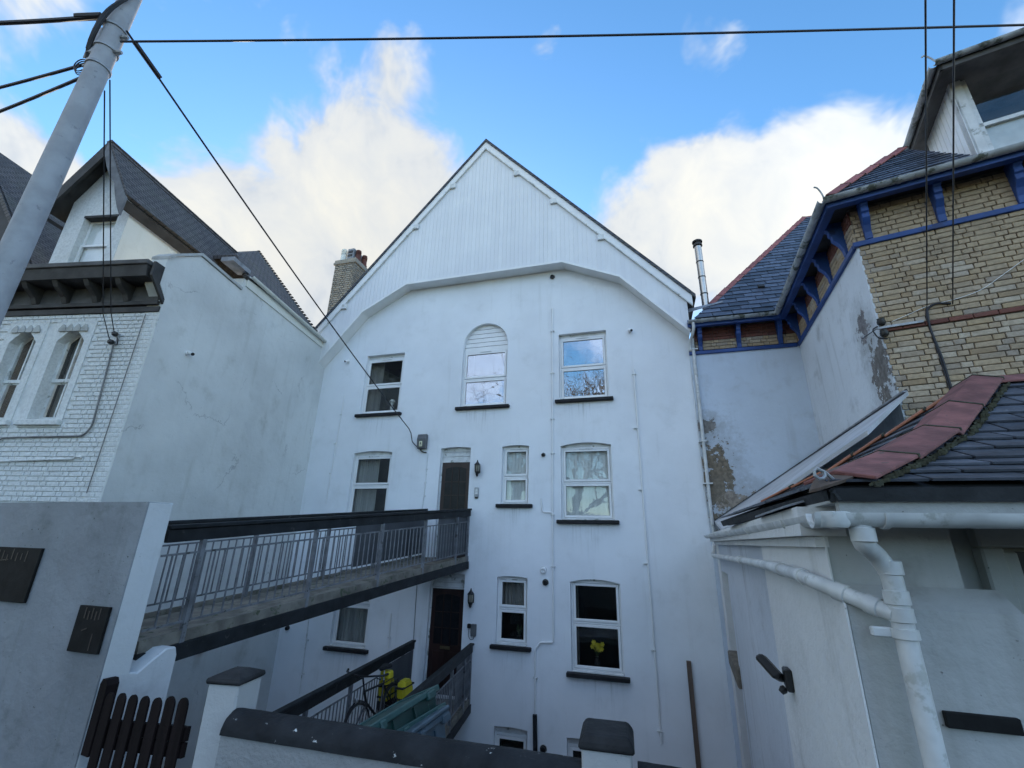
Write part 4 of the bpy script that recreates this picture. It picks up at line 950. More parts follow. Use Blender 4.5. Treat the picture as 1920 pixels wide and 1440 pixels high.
# ------------------------------------------------------------------ right house: buff brick front, rendered returns, blue eaves, slate roofs
ra = R_(4); RS = V((math.sin(ra), math.cos(ra), 0)); RSN = V((-RS.y, RS.x, 0))            # flank runs back, faces left
rf_ = R_(13); RF = V((math.cos(rf_), -math.sin(rf_), 0)); RFN = V((-math.sin(rf_), -math.cos(rf_), 0))   # front runs right, faces the street
RC = V((3.263, 6.702, 0)); YB = 10.40
def Rf(s, z, out=0): return RC + RF*s + Zv*z + RFN*out
def Rk(s, z, out=0): return RC + RS*s + Zv*z + RSN*out
def fpx(u, v, out=0):
    p = RC+RFN*out; q = on_wall(u, v, (p.x, p.y), (RF.x, RF.y)); return ((q-p).dot(RF), q.z)
def kpx(u, v, out=0):
    p = RC+RSN*out; q = on_wall(u, v, (p.x, p.y), (RS.x, RS.y)); return ((q-p).dot(RS), q.z)
KL = (YB-RC.y)/RS.y; IN = Rk(KL, 0)                                 # inner corner with the set-back wall
BX0 = 1.30
rh = thing('blue_eaved_house', 'buff brick house with blue bracketed eaves and slate roof at the right', 'house', RC+V((0, 0, -4.4)))
BZ, GZ = 5.80, 6.45                                                # blue band and gutter heights
# front wall
fw = MB().prism([Rf(.002, -4.4, -.013), Rf(3.2, -4.4, -.013), Rf(3.2, 6.5, -.013), Rf(.002, 6.5, -.013)], -RFN*.2).build('brick_wall', M['mortar'], rh)
RBZ = fpx(1690, 614)[1]
lay_bricks(fw, RC, RF, RFN, .005, 1.75, 2.9, 6.42, lambda a, b, z, zt: not (RBZ-.035 < (z+zt)/2 < RBZ+.04), M['brick_buff'], course=.0775, st=.245, hd=.118, limit=300, phase=.05, rest_name='brickwork')
# red string course
me = brick_mesh(.225, .058, .016, M['brick_red'], 77)
for k in range(8): piece('red_brick', me, fw, Rf(.01+.235*k, RBZ-.028), (RF, -RFN, Zv))
# rendered flank and set-back wall
M['right_flank'] = rendered('mouldy pale blue render', (.70, .74, .78), (.16, .17, .16), amt=.55, streak=.6, bumpd=.005, patches=[(tuple(Rk(.25, 3.95)-rh.location), .5, (.12, .11, .10), (1, 1, .7)), (tuple(Rk(.5, 4.7)-rh.location), .35, (.14, .13, .13), (1, 1, .8))])
pt = on_y(1345, 900, YB); pt2 = on_y(1400, 945, YB); pt3 = on_y(1325, 800, YB)
M['right_back'] = rendered('flaking pale blue render', (.60, .67, .76), (.22, .21, .18), amt=.30, streak=.25, patches=[(tuple(V((pt.x, YB, pt.z))-rh.location), .85, (.13, .105, .075), (1.5, 1, .62)), (tuple(V((pt2.x, YB, pt2.z))-rh.location), .6, (.20, .17, .14), (.8, 1, 1.2)), (tuple(V((pt3.x, YB, pt3.z))-rh.location), .30, (.14, .13, .12), (1, 1, 1))])
MB().prism([Rk(.0, -4.4), Rk(KL, -4.4), Rk(KL, BZ+.02), Rk(0, BZ+.02)], -RSN*.2).build('flank_wall', M['right_flank'], rh)
MB().prism([(BX0-.04, YB, -4.4), (IN.x, YB, -4.4), (IN.x, YB, BZ+.02), (BX0-.04, YB, BZ+.02)], (0, .2, 0)).build('rendered_wall', M['right_back'], rh)
# brick frieze above the blue band
fk = MB().prism([Rk(.0, BZ+.02, -.02), Rk(KL, BZ+.02, -.02), Rk(KL, 6.5, -.02), Rk(0, 6.5, -.02)], -RSN*.15).build('frieze', M['mortar'], rh)
lay_bricks(fk, RC, RS, RSN, .0, KL, BZ+.06, BZ+.36, lambda *a: True, M['brick_buff'], limit=70, proud=.016, rest_name='brickwork')
lay_bricks(fk, RC, RS, RSN, .0, KL, BZ+.372, BZ+.62, lambda *a: True, M['brick_red'], limit=60, proud=.016, rest_name='brickwork')
bk = MB().prism([(BX0+.05, YB+.02, BZ+.02), (IN.x, YB+.02, BZ+.02), (IN.x, YB+.02, 6.5), (BX0+.05, YB+.02, 6.5)], (0, .15, 0)).build('frieze', M['mortar'], rh)
Xv = V((1, 0, 0)); Yv = V((0, 1, 0))
lay_bricks(bk, V((BX0+.10, YB, 0)), Xv, -Yv, 0, IN.x-BX0-.12, BZ+.06, BZ+.30, lambda *a: True, M['brick_buff'], limit=60, proud=.016)
lay_bricks(bk, V((BX0+.10, YB, 0)), Xv, -Yv, 0, IN.x-BX0-.12, BZ+.294, BZ+.60, lambda *a: True, M['brick_red'], limit=60, proud=.016)
# blue bands, corbel brackets, soffit, fascia
OVF, OVK, OVB = .36, .36, .42
ea = MB()
ea.prism([Rf(-.045, BZ-.045, .045), Rf(3.0, BZ-.045, .045), Rf(3.0, BZ+.035, .045), Rf(-.045, BZ+.035, .045)], -RFN*.07)
ea.prism([Rk(.046, BZ-.045, .045), Rk(KL-.047, BZ-.045, .045), Rk(KL-.047, BZ+.035, .045), Rk(.046, BZ+.035, .045)], -RSN*.07)
ea.prism([(BX0-.05, YB-.045, BZ-.045), (IN.x-.05, YB-.045, BZ-.045), (IN.x-.05, YB-.045, BZ+.035), (BX0-.05, YB-.045, BZ+.035)], (0, .07, 0))
band = ea.build('blue_band', M['blue'], rh, bevel=.006)
# eave outline: front gutter line, flank gutter line, set-back gutter line
def isect(p, d, q, e):
    den = d.x*e.y-d.y*e.x; t = ((q.x-p.x)*e.y-(q.y-p.y)*e.x)/den; return p+d*t
def eave_pts(o, z):
    a = isect(RC+RFN*o, RF, RC+RSN*o, RS); b = isect(RC+RSN*o, RS, V((0, YB-o, 0)), Xv)
    c = V((BX0-.05, YB-o, 0)); d = RC+RFN*o+RF*3.2
    return [V((p.x, p.y, z)) for p in (d, a, b, c)]
def strip(name, o0, o1, z0, z1, mat, parent=rh, close=True, bevel=0):
    A, B = eave_pts(o0, z0), eave_pts(o1, z0); b = MB()
    for k in range(3): b.prism([A[k], A[k+1], B[k+1], B[k]], (0, 0, z1-z0))
    return b.build(name, mat, parent, bevel=bevel)
sof = strip('soffit', -.05, .31, 6.44, 6.47, M['dark_timber'])
strip('fascia', .31, .345, 6.33, 6.50, M['blue']); strip('fascia_rail', .22, .308, 6.345, 6.435, M['blue'])
def corbel(p, n, d):
    """blue timber bracket under the eaves: p on the wall, n outward, d along the wall"""
    b = MB(); prof = [(0, BZ+.036), (.05, BZ+.036), (.06, BZ+.14), (.10, BZ+.24), (.17, BZ+.33), (.17, BZ+.40), (.20, BZ+.42), (.20, BZ+.50), (.235, BZ+.52), (.25, 6.437), (0, 6.437)]
    b.prism([p + n*y + Zv*z - d*.045 for y, z in prof], d*.09); b.build('corbel', M['blue'], rh, bevel=.006)
for u, v in ((1618, 410), (1755, 385), (1908, 360)):
    s, z = fpx(u, v); corbel(Rf(s, 0), RFN, RF)
for s in (.32, 1.12, 1.92, 2.72, 3.45): corbel(Rk(s, 0), RSN, RS)
for u in (1310, 1382, 1460): corbel(V((on_y(u, 625, YB).x, YB, 0)), -Yv, Xv)
# gutters
A = eave_pts(.40, GZ)
for k, (nm, nrm, lb, nb) in enumerate((('eaves_gutter', RFN, 'grey white gutter along the street eaves of the blue eaved house', 2), ('eaves_gutter', RSN, 'weathered gutter along the flank eaves above the pale blue wall', 5), ('eaves_gutter', -Yv, 'white gutter over the set back wall beside the white house', 3))):
    gutter(nm, A[k], A[k+1], .062, nrm, M['gutter'], lb, nb)
# swan neck of the downpipe
c0 = V((BX0+.06, YB-.40, GZ-.05)); pe = on_y(1299, 648, YF); MBp = MB(); MBp.tube(bend([c0, c0-Zv*.16, V((BX0-.02, YB-.10, GZ-.42)), V((BX0-.02, YB-.06, GZ-.62)), V((pe.x, YF-.06, pe.z-.1))], .09, 5), .034, 10)
tag(MBp.build('swan_neck_pipe', M['gutter_white'], smooth=True), 'curved white pipe joining the set back gutter to its downpipe', 'pipe')
# ---- slated slopes
def slate_field(parent, org, e, u, region, mat, exp=.22, wid=.30, thick=.012, limit=300, off=.035):
    """org + e*a + u*b; region convex polygon in (a, b)"""
    e, u = V(e).normalized(), V(u).normalized(); nrm = e.cross(u).normalized(); nrm = nrm if nrm.z > 0 else -nrm
    reg = ccw(region); a0, a1 = min(p[0] for p in reg), max(p[0] for p in reg); b0, b1 = min(p[1] for p in reg), max(p[1] for p in reg)
    MB().prism([org+e*p[0]+u*p[1]-nrm*.01 for p in reg], -nrm*.06).build('roof_bed', M['slate_bed'], parent)
    tilt = off*.5/exp
    std = MB(); std.v = []; L = exp*1.35
    std.prism([(0, 0, off*.6), (wid-.014, 0, off*.6), (wid-.014, L, off*.6-L*tilt), (0, L, off*.6-L*tilt)], (0, 0, thick)); me = mesh_of(std, 'slate', mat)
    row = 0; b = b0; n = 0; rr = random.Random(3); rest = MB()
    while b < b1:
        a = a0 - (wid/2 if row % 2 else 0)
        while a < a1:
            q = [(a, b), (a+wid-.014, b), (a+wid-.014, min(b+exp*1.3, b1+1)), (a, min(b+exp*1.3, b1+1))]; cl = clip_poly(q, reg)
            if len(cl) >= 3:
                full = len(cl) == 4 and all(any(abs(p[0]-t[0])+abs(p[1]-t[1]) < 1e-6 for t in q) for p in cl)
                jz = rr.uniform(0, .004)
                if full and n < limit: piece('slate', me, parent, org+e*a+u*(b+rr.uniform(-.006, .006))+nrm*jz, (e, u, nrm)); n += 1
                else:
                    pts = [org+e*p[0]+u*p[1]+nrm*(off*.6-(p[1]-b)*tilt+jz) for p in cl]
                    if n < limit: MB().prism(pts, nrm*thick).build('slate', mat, parent); n += 1
                    else: rest.prism(pts, nrm*thick)
            a += wid
        b += exp; row += 1
    if rest.v: rest.build('slating', mat, parent)['kind'] = 'stuff'
    return nrm
def hip_tiles(parent, a, b, n, w, mat, n1, n2, name='hip_tile', h=.05, joint=.012):
    """angular ridge tiles from a up to b; n1, n2 roof normals on each side"""
    a, b = V(a), V(b); d = (b-a)/n; t = d.normalized()
    x1 = t.cross(V(n1)).normalized(); x2 = t.cross(V(n2)).normalized()
    c = (V(n1)+V(n2)).normalized()
    if x1.dot(V(n2)) > 0: x1 = -x1
    if x2.dot(V(n1)) > 0: x2 = -x2
    for k in range(n):
        p = a+d*k + c*(h+.004*(k % 2)) + t*.009; q = a+d*(k+1) - t*.009 + c*(h+.012+.004*(k % 2))
        b_ = MB(); th = -c*.018
        i = [p, p+x1*w, p+x1*w+th, p+th*1.2, p+x2*w+th, p+x2*w]
        b_.prism(i, q-p); b_.build(name, mat, parent, bevel=.004)
        if joint:
            p = a+d*(k+1) - t*joint*.5 + c*(h+.0165); MB().prism([p, p+x1*(w+.003), p+x1*(w+.003)+th, p+th*1.2, p+x2*(w+.003)+th, p+x2*(w+.003)], t*joint).build('hip_joint', M['moss'], parent)
# street slope: from the gutter up to the dormer
E0 = eave_pts(.36, GZ+.03); pitch = R_(50)
uf = (-RFN*math.cos(pitch)+Zv*math.sin(pitch)); nf = (RFN*math.sin(pitch)+Zv*math.cos(pitch))
def up_f(u, v): q = on_plane(u, v, E0[1], nf); return ((q-E0[1]).dot(RF), (q-E0[1]).dot(uf))
sr = MB().prism([E0[1]-Zv*.03, E0[1]+RF*.02-Zv*.03, E0[1]+RF*.02], RFN*.01).build('street_roof', M['slate_bed'], rh)
hipt = up_f(1688, 283); reg = [(0.02, 0), up_f(1920, 293), up_f(1920, 270), up_f(1835, 298), up_f(1705, 285), hipt, up_f(1640, 325), up_f(1590, 352)]
dC = up_f(1835, 296); reg = [(0.02, 0), (dC[0], 0), up_f(1705, 283), hipt]
slate_field(sr, E0[1], RF, uf, reg, M['slate'], .12, .34, .012, off=.03)
nk = (RSN*math.sin(pitch)+Zv*math.cos(pitch))
H0 = E0[1]; H1 = E0[1]+RF*hipt[0]+uf*hipt[1]
hip_tiles(sr, H0+(H1-H0)*.04, H1, 5, .13, M['hip_red'], nf, nk)
tag(MB().tube(bend([H0+Zv*.03, H0+Zv*.12-RF*.02+RFN*.02, H0+Zv*.20-RF*.06+RFN*.05, H0+Zv*.20-RF*.10+RFN*.08], .05), .012, 7).build('hip_iron', M['galv'], smooth=True), 'small curled hip iron at the corner of the blue eaves', 'hip iron')
# flank slope going back from the hip (seen only from beyond)
MB().prism([E0[1], E0[2], E0[2]-RSN*1.0+Zv*1.19, H1], -nk*.03).build('hip_slope', M['slate_bed'], rh)
# set-back wing: slate slope with a red hip on its left
ub = V((0, math.cos(R_(52)), math.sin(R_(52)))); nb = V((0, -math.sin(R_(52)), math.cos(R_(52))))
OB = eave_pts(.40, GZ+.03)[3]
def up_b(u, v): q = on_plane(u, v, OB, nb); return (q-OB).x, (q-OB).dot(ub)
wing = MB().prism([OB-Zv*.04, OB+Xv*.02-Zv*.04, OB+Xv*.02], -Yv*.01).build('wing_roof', M['slate_bed'], rh)
hA, hB = up_b(1331, 571), up_b(1506, 409)
reg = [(hA[0]-hA[1]*(hB[0]-hA[0])/(hB[1]-hA[1]), 0), (up_b(1478, 580)[0], 0), up_b(1530, 440), up_b(1545, 409), hB]
slate_field(wing, OB, Xv, ub, reg, M['slate'], .215, .42, .014, off=.035)
W0, W1 = OB+Xv*hA[0]+ub*hA[1], OB+Xv*hB[0]+ub*hB[1]
hip_tiles(wing, W0, W1, 15, .13, M['hip_red'], nb, V((-.8, .1, .6)).normalized())
hip_tiles(wing, W1, W1+Xv*1.1-Zv*.02, 3, .13, M['hip_red'], nb, V((0, .8, .6)))
MB().prism([W0, W1, W1+Yv*2.5, W0+Yv*3.4], V((.05, 0, -.05))).build('wing_slope', M['slate_bed'], rh)
MB().prism([OB+Xv*-.02+ub*.30+nb*.03, OB+Xv*(hA[0]+.3)+ub*(hA[1]-.02)+nb*.03, OB+Xv*(hA[0]+.28)+ub*(hA[1]+.04)+nb*.03, OB+Xv*-.02+ub*.48+nb*.03], nb*.012).build('valley_flashing', M['lead'], wing)
sv = V(OB)+Xv*up_b(1428, 542)[0]+ub*up_b(1428, 542)[1]
MB().obox(sv-Xv*.07+nb*.03, Xv*.14, ub*.11, nb*.05).build('slate_vent', M['slate_bed'], wing, bevel=.008)
# ---- dormer with white window over the street slope
DO = -.10                                    # dormer front stands just behind the brick front
def dpx(u, v): return fpx(u, v, DO)
dz0 = fpx(1832, 300, DO)[1]; ds0 = fpx(1820, 260, DO)[0]; dzt = fpx(1790, 165, DO)[1]; ds0 = .5*(fpx(1835, 300, DO)[0]+fpx(1783, 165, DO)[0])
dn = MB()
# jamb post, window
dn.obox(Rf(ds0, dz0, DO), RF*.13, -RFN*.12, Zv*(dzt-dz0+.2)); dn.obox(Rf(ds0, dz0-.02, DO+.03), RF*1.9, -RFN*.16, Zv*.07)
dd = dn.build('dormer', M['upvc_dirty'], rh, bevel=.006)
zr = fpx(1870, 223, DO)[1]
w = MB(); a0 = ds0+.13
w.obox(Rf(a0, zr-.03, DO-.03), RF*1.1, -RFN*.05, Zv*.06); w.obox(Rf(a0, dz0+.05, DO-.03), RF*.06, -RFN*.05, Zv*(dzt-dz0+.1)); w.obox(Rf(a0+1.0, dz0+.05, DO-.03), RF*.08, -RFN*.05, Zv*(dzt-dz0+.1))
wo = w.build('window', M['upvc_dirty'], rh)
MB().obox(Rf(a0+.05, zr+.03, DO-.055), RF*.96, -RFN*.004, Zv*(dzt-zr)).build('pane', M['glass'], wo); MB().obox(Rf(a0+.05, dz0+.05, DO-.065), RF*.96, -RFN*.004, Zv*(zr-dz0-.08)).build('pane', M['glass'], wo)
MB().obox(Rf(a0+.05, dz0+.04, DO-.085), RF*.96, -RFN*.006, Zv*(zr-dz0-.06)).build('window_blind', M['blind'], wo)
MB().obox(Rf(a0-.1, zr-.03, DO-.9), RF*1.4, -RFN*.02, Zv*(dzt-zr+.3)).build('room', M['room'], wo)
# boarded cheek going back up the slope
ck0 = Rf(ds0, dz0, DO); ckt = Rf(ds0, dzt+.10, DO); ckb = ck0 + (-RFN)*((dzt+.05-dz0)/math.tan(pitch)) + Zv*(dzt+.05-dz0)
cf = (on_wall(1706, 283, (ckb.x, ckb.y), (RF.x, RF.y)))
nb_ = 9
for k in range(nb_):
    f0, f1 = k/nb_, (k+1)/nb_-.012; dpt = (dzt+.08-dz0)/math.tan(pitch)
    P = lambda f, top: Rf(ds0, (dzt+.10) if top else dz0-.12+(dzt+.05-dz0)*f, DO) - RFN*(dpt*f) - Zv*0
    MB().prism([P(f0, 0), P(f1, 0), P(f1, 1), P(f0, 1)], RF*.03).build('cheek_board', M['upvc'], dd)
# overhanging dormer eaves: soffit, fascia, gutter, tiled hip
def dv(u, v, out): p = RC+RFN*out; return on_wall(u, v, (p.x, p.y), (RF.x, RF.y))
GO = .32
gl = dv(1757, 118, GO); gr = dv(1920, 72, GO); zg = gl.z
gl = V((gl.x, gl.y, zg)); gr = gl + RF*2.0
bk0 = gl - RFN*1.9 
so = MB(); so.prism([gl-Zv*.06, gl+RF*2-Zv*.06, gl+RF*2-RFN*1.9-Zv*.06, gl-RFN*1.9-Zv*.06], Zv*.03)
so.prism([gl-Zv*.15, gl+RF*2-Zv*.15, gl+RF*2, gl], -RFN*.035); so.prism([gl-Zv*.15, gl-RFN*1.9-Zv*.15, gl-RFN*1.9, gl], RF*.035)
so.build('dormer_eaves', M['cornice_panel'], rh)
gutter('dormer_gutter', gl-Zv*.02+RFN*.05-RF*.05, gr-Zv*.02+RFN*.05, .05, RFN, M['gutter'], 'grey gutter along the front of the high right dormer', 2)
gutter('dormer_gutter', gl-Zv*.02-RF*.05, gl-Zv*.02-RF*.05-RFN*1.9, .05, -RF, M['gutter'], 'grey gutter along the side of the high right dormer', 3)
pk = gl+RF*.75-RFN*.75+Zv*.50
MB().prism([gl, gr, gr-RFN*.75+Zv*.50, pk], -Zv*.03).build('dormer_roof', M['slate'], rh); MB().prism([gl, pk, pk-RFN*1.3, gl-RFN*1.9], -Zv*.03).build('dormer_roof', M['slate'], rh)
dr0 = MB().prism([pk, pk+RF*.02, pk+RF*.02+Zv*.01], RFN*.01).build('dormer_ridge', M['hip_red'], rh)
hip_tiles(dr0, gl+(pk-gl)*.1, pk, 3, .11, M['hip_red'], (RFN*.5+Zv*.8), (-RF*.5+Zv*.8), h=.03)
hip_tiles(dr0, pk, pk+RF*1.6, 4, .11, M['hip_red'], (RFN*.5+Zv*.8), (-RFN*.5+Zv*.8), h=.03)
tag(MB().tube(bend([gl+Zv*.02, gl+Zv*.14-RF*.05, gl+Zv*.22-RF*.10, gl+Zv*.2-RF*.13], .04), .012, 7).build('hip_iron', M['galv'], smooth=True), 'small curled hip iron at the corner of the high dormer', 'hip iron')
# ---- fittings on the right walls
def bracket_r():
    s0, z0 = fpx(1648, 617); s1, z1 = fpx(1732, 610); t = thing('cable_rack', 'dark steel cable bracket with insulators on the buff brick corner', 'bracket', Rf(s0, z0))
    MB().beam(Rf(s0-.05, z0, .03), Rf(s1, z0, .03), .03, .03).build('rail', M['galv'], t)
    for dz in (.07, -.10): MB().lathe([(.035, 0), (.05, .02), (.05, .06), (.04, .065), (.045, .09), (.02, .10)], Rf(s0+.03, z0+dz-.04, .06), 10, Zv).build('insulator', M['plastic_black'], t, smooth=True)
    MB().tube(bend([Rf(s0-.02, z0+.02, .06), Rf(s0-.09, z0-.02, .07), Rf(s0-.05, z0-.16, .07), Rf(s0+.05, z0-.18, .06)], .05), .009, 7).build('tail_cable', M['cable'], t, smooth=True)
    MB().beam(Rf(s0-.05, z0-.02, .05), Rf(s0-.22, z0-.14, .10), .012, .012).build('stay', M['plastic_black'], t)
bracket_r()
def wall_cable(pts, r, mat, label, out=.02):
    P = [Rf(*fpx(u, v), out) for u, v in pts]; tag(MB().tube(bend(P, .10, 5), r, 6).build('wall_cable', mat, smooth=True), label, 'cable')
wall_cable([(1782, 570), (1752, 570), (1737, 580), (1742, 615), (1765, 670), (1785, 735), (1790, 790)], .014, M['cable'], 'thick black cable curving down the buff brick wall')
wall_cable([(1737, 575), (1735, 590), (1741, 612), (1760, 668), (1781, 735)], .007, M['cable'], 'thin black cable running beside the thick one on the buff brick')
wall_cable([(1930, 480), (1840, 545), (1800, 560), (1740, 574), (1700, 592), (1672, 604)], .004, M['upvc'], 'thin pale wire slanting across the buff brick')
# steel flue behind, between the two roofs
def flue():
    t = thing('flue', 'polished steel flue pipe with dark cap between the two roofs', 'flue', (1.98, 11.8, 6.3)); o = V((1.98, 11.8, 0))
    b0 = on_y(1322, 565, 11.8); b1 = on_y(1309, 462, 11.8); o = V((b0.x, 11.8, 0)); r = .095
    MB().lathe([(r, 6.2), (r, b1.z)], o, 20).build('pipe', M['steel'], t, smooth=True)
    for f in (.12, .42, .70): z = b0.z+(b1.z-b0.z)*f; MB().lathe([(r, z-.02), (r*1.07, z-.015), (r*1.07, z+.015), (r, z+.02)], o, 20).build('joint_band', M['steel_dark'], t, smooth=True)
    MB().lathe([(r*1.05, b1.z-.02), (r*1.35, b1.z), (r*1.3, b1.z+.05), (r*1.05, b1.z+.07), (r*1.05, b1.z+.10), (r*1.45, b1.z+.12), (r*1.45, b1.z+.16), (r*.9, b1.z+.20)], o, 20).build('cap', M['steel_dark'], t, smooth=True)
    t.location = (b0.x, 11.8, 6.2)
    for c in t.children: c.matrix_parent_inverse = Matrix.Translation(-(V((b0.x, 11.8, 6.2))-V((1.98, 11.8, 6.3))))
flue()
# brick chimney stack behind the left slope of the white house
def chimney():
    Y = 13.6; a = on_y(612, 590, Y); tp = on_y(632, 490, Y); rt_ = on_y(690, 490, Y)
    x0 = a.x; x1 = x0+ .98; zt = on_y(640, 492, Y).z; o = V((x0, Y, 6.0)); t = thing('chimney_stack', 'grey brick chimney stack with pots behind the white gable', 'chimney', o)
    wl = MB().box((x0+.012, Y+.012, 6.0), (x1-.012, Y+.95, zt)).build('stack', M['mortar_dark'], t)
    lay_bricks(wl, V((x0, Y+.012, 0)), Xv, -Yv, 0, x1-x0, 7.6, zt-.02, lambda *q: True, M['brick_grey'], course=.098, st=.27, hd=.14, limit=300, proud=.02, j=.022)
    lay_bricks(wl, V((x1-.012, Y, 0)), Yv, Xv, 0, .95, zt-1.3, zt-.02, lambda *q: True, M['brick_grey'], course=.098, st=.27, hd=.14, limit=120, proud=.02, j=.022)
    MB().box((x0-.05, Y-.05, zt-.10), (x1+.05, Y+1.0, zt+.0)).build('oversail', M['brick_grey'], t); MB().box((x0-.02, Y-.02, zt), (x1+.02, Y+.97, zt+.12)).build('cap_course', M['brick_grey'], t)
    z = zt+.12
    for (x, y, h, r, c) in ((x0+.22, Y+.18, .62, .13, 'cream'), (x0+.10, Y+.6, .40, .13, 'mortar'), (x0+.85, Y+.3, .55, .12, 'brick_red'), (x0+.88, Y+.7, .55, .12, 'brick_red')):
        q = [(r*1.15, 0), (r*1.2, .06), (r, .10), (r*.92, h*.55)]
        for k in range(4): zz = h*.58+k*h*.09; q += [(r, zz), (r, zz+h*.045), (r*.8, zz+h*.05), (r*.8, zz+h*.085)]
        q += [(r*.9, h), (r*.5, h+.03)]
        MB().lathe(q, (x, y, z), 14).build('chimney_pot', M[c], t, smooth=False)
    MB().box((x0+.42, Y+.12, z), (x0+.74, Y+.75, z+.62)).build('square_pot', M['lead'], t, bevel=.02)
    for k in range(2): MB().box((x0+.47, Y+.10, z+.22+.18*k), (x0+.68, Y+.125, z+.31+.18*k)).build('pot_slot', M['plastic_black'], t)
chimney()

# ------------------------------------------------------------------ outhouse at the right with slate hip roof
OC = V((.877, 2.80, 0)); OS = V((1.30-.877, 10.40-2.80, 0)).normalized(); ON = V((-OS.y, OS.x, 0)); OLEN = 7.58
def Os(s, z, out=0): return OC + OS*s + Zv*z + ON*out
def opx(u, v, out=0):
    p = OC+ON*out; q = on_wall(u, v, (p.x, p.y), (OS.x, OS.y)); return (q-p).dot(OS), q.z
oh = thing('outhouse', 'white rendered outhouse with slate hip roof and pink hip tiles at the right', 'outhouse', OC.copy())
sA = opx(1434, 1070)[0]; sB = opx(1360, 1075)[0]; sC = opx(1350, 1075)[0]
# near wall (chalky), set-back streaked panel, slot, far end
MB().prism([Os(-.125, -4.4), Os(sA, -4.4), Os(sA, 1.66), Os(-.004, 1.66), Os(-.004, 1.435), Os(-.125, 1.345)], -ON*.009).build('rendered_wall', M['outhouse_side'], oh)
MB().prism([Os(sA, -4.4, -.03), Os(sB, -4.4, -.03), Os(sB, 1.66, -.03), Os(sA, 1.66, -.03)], -ON*.3).build('streaked_panel', M['streaky'], oh)
slot_top = opx(1350, 1070)[1]
MB().prism([Os(sB, -4.4, -.16), Os(sC, -4.4, -.16), Os(sC, slot_top, -.16), Os(sB, slot_top, -.16)], -ON*.15).build('slot_back', M['concrete_wall'], oh)
MB().prism([Os(sB, slot_top, -.03), Os(sC, slot_top, -.03), Os(sC, 1.66, -.03), Os(sB, 1.66, -.03)], -ON*.3).build('slot_head', M['streaky'], oh)
MB().prism([Os(sC, -4.4, -.025), Os(OLEN+.2, -4.4, -.025), Os(OLEN+.2, 1.66, -.025), Os(sC, 1.66, -.025)], -ON*.3).build('return_wall', M['outhouse_side'], oh)
st = MB(); zs_ = opx(1372, 1228)[1]; st.prism([Os(sB-.12, zs_-.30, .03), Os(sC, zs_-.22, .03), Os(sC, zs_, .03), Os(sB-.12, zs_, .03)], -ON*.25); st.build('slot_stone', M['mortar'], oh, bevel=.02)
# eaves box along the side
MB().prism([Os(-.02, 1.655, .10), Os(OLEN-.4, 1.655, .10), Os(OLEN-.4, 1.80, .10), Os(-.02, 1.80, .10)], -ON*.2).build('eaves_box', M['outhouse_side'], oh)
MB().prism([Os(-.0, 1.60, .04), Os(OLEN-.4, 1.60, .04), Os(OLEN-.4, 1.652, .04), Os(-.0, 1.652, .04)], -ON*.06).build('eaves_bead', M['outhouse_side'], oh)
# street front: upper pier, stepped lower pier, recess with door surround
MB().prism([Os(.003, -.6, -.0095), (1.42, 2.803, -.6), (1.42, 3.2, -.6), Os(.4, -.6, -.0095)], (0, 0, 2.4)).build('pier', M['outhouse'], oh)
pl = MB(); pl.prism([(.8835, 2.68, -.6), (.8835, 2.68, 1.34), (.8835, 2.80, 1.43), (.8835, 2.80, -.6)], (.66, 0, 0)); pl.build('stepped_pier', M['outhouse'], oh)
MB().box((1.421, 2.81, -.6), (1.56, 3.2, 1.40)).build('pier_return', M['outhouse'], oh)
MB().box((1.0, 3.21, -.6), (4.2, 3.4, 1.95)).build('recess_wall', M['outhouse'], oh)
ds = MB(); ds.box((1.70, 3.12, 0), (1.80, 3.205, 1.62)); ds.box((1.80, 3.15, 0), (1.87, 3.206, 1.60)); ds.box((1.70, 3.12, 1.62), (3.2, 3.205, 1.72)); door_o = ds.build('door', M['outhouse'], oh, bevel=.01)
MB().box((1.871, 3.17, 0), (3.0, 3.208, 1.60)).build('leaf', M['cornice_panel'], door_o)
MB().box((.86, 2.56, 1.80), (4.2, 3.2, 1.83)).build('soffit', M['outhouse'], oh)
# roof
EY = 2.46; E_ = on_y(1556, 912, EY); EZ = E_.z; EX = E_.x
d = sight(1830, 706); tt = ((EX-EYE.x)*d.y - (EY-EYE.y)*d.x)/((d.x-d.y)); 
# apex on the 45 degree hip in plan
k_ = (EX*1.0-EY*1.0)/(d.x-d.y); AP = EYE + d*k_; run = AP.x-EX; rise = AP.z-EZ
slo = math.atan2(rise, run); E3 = V((EX, EY, EZ))
hr = MB().prism([E3-Zv*.03, E3+Xv*.02-Zv*.03, E3+Xv*.02-Zv*.01], Yv*.01).build('hip_roof', M['slate_bed'], oh)
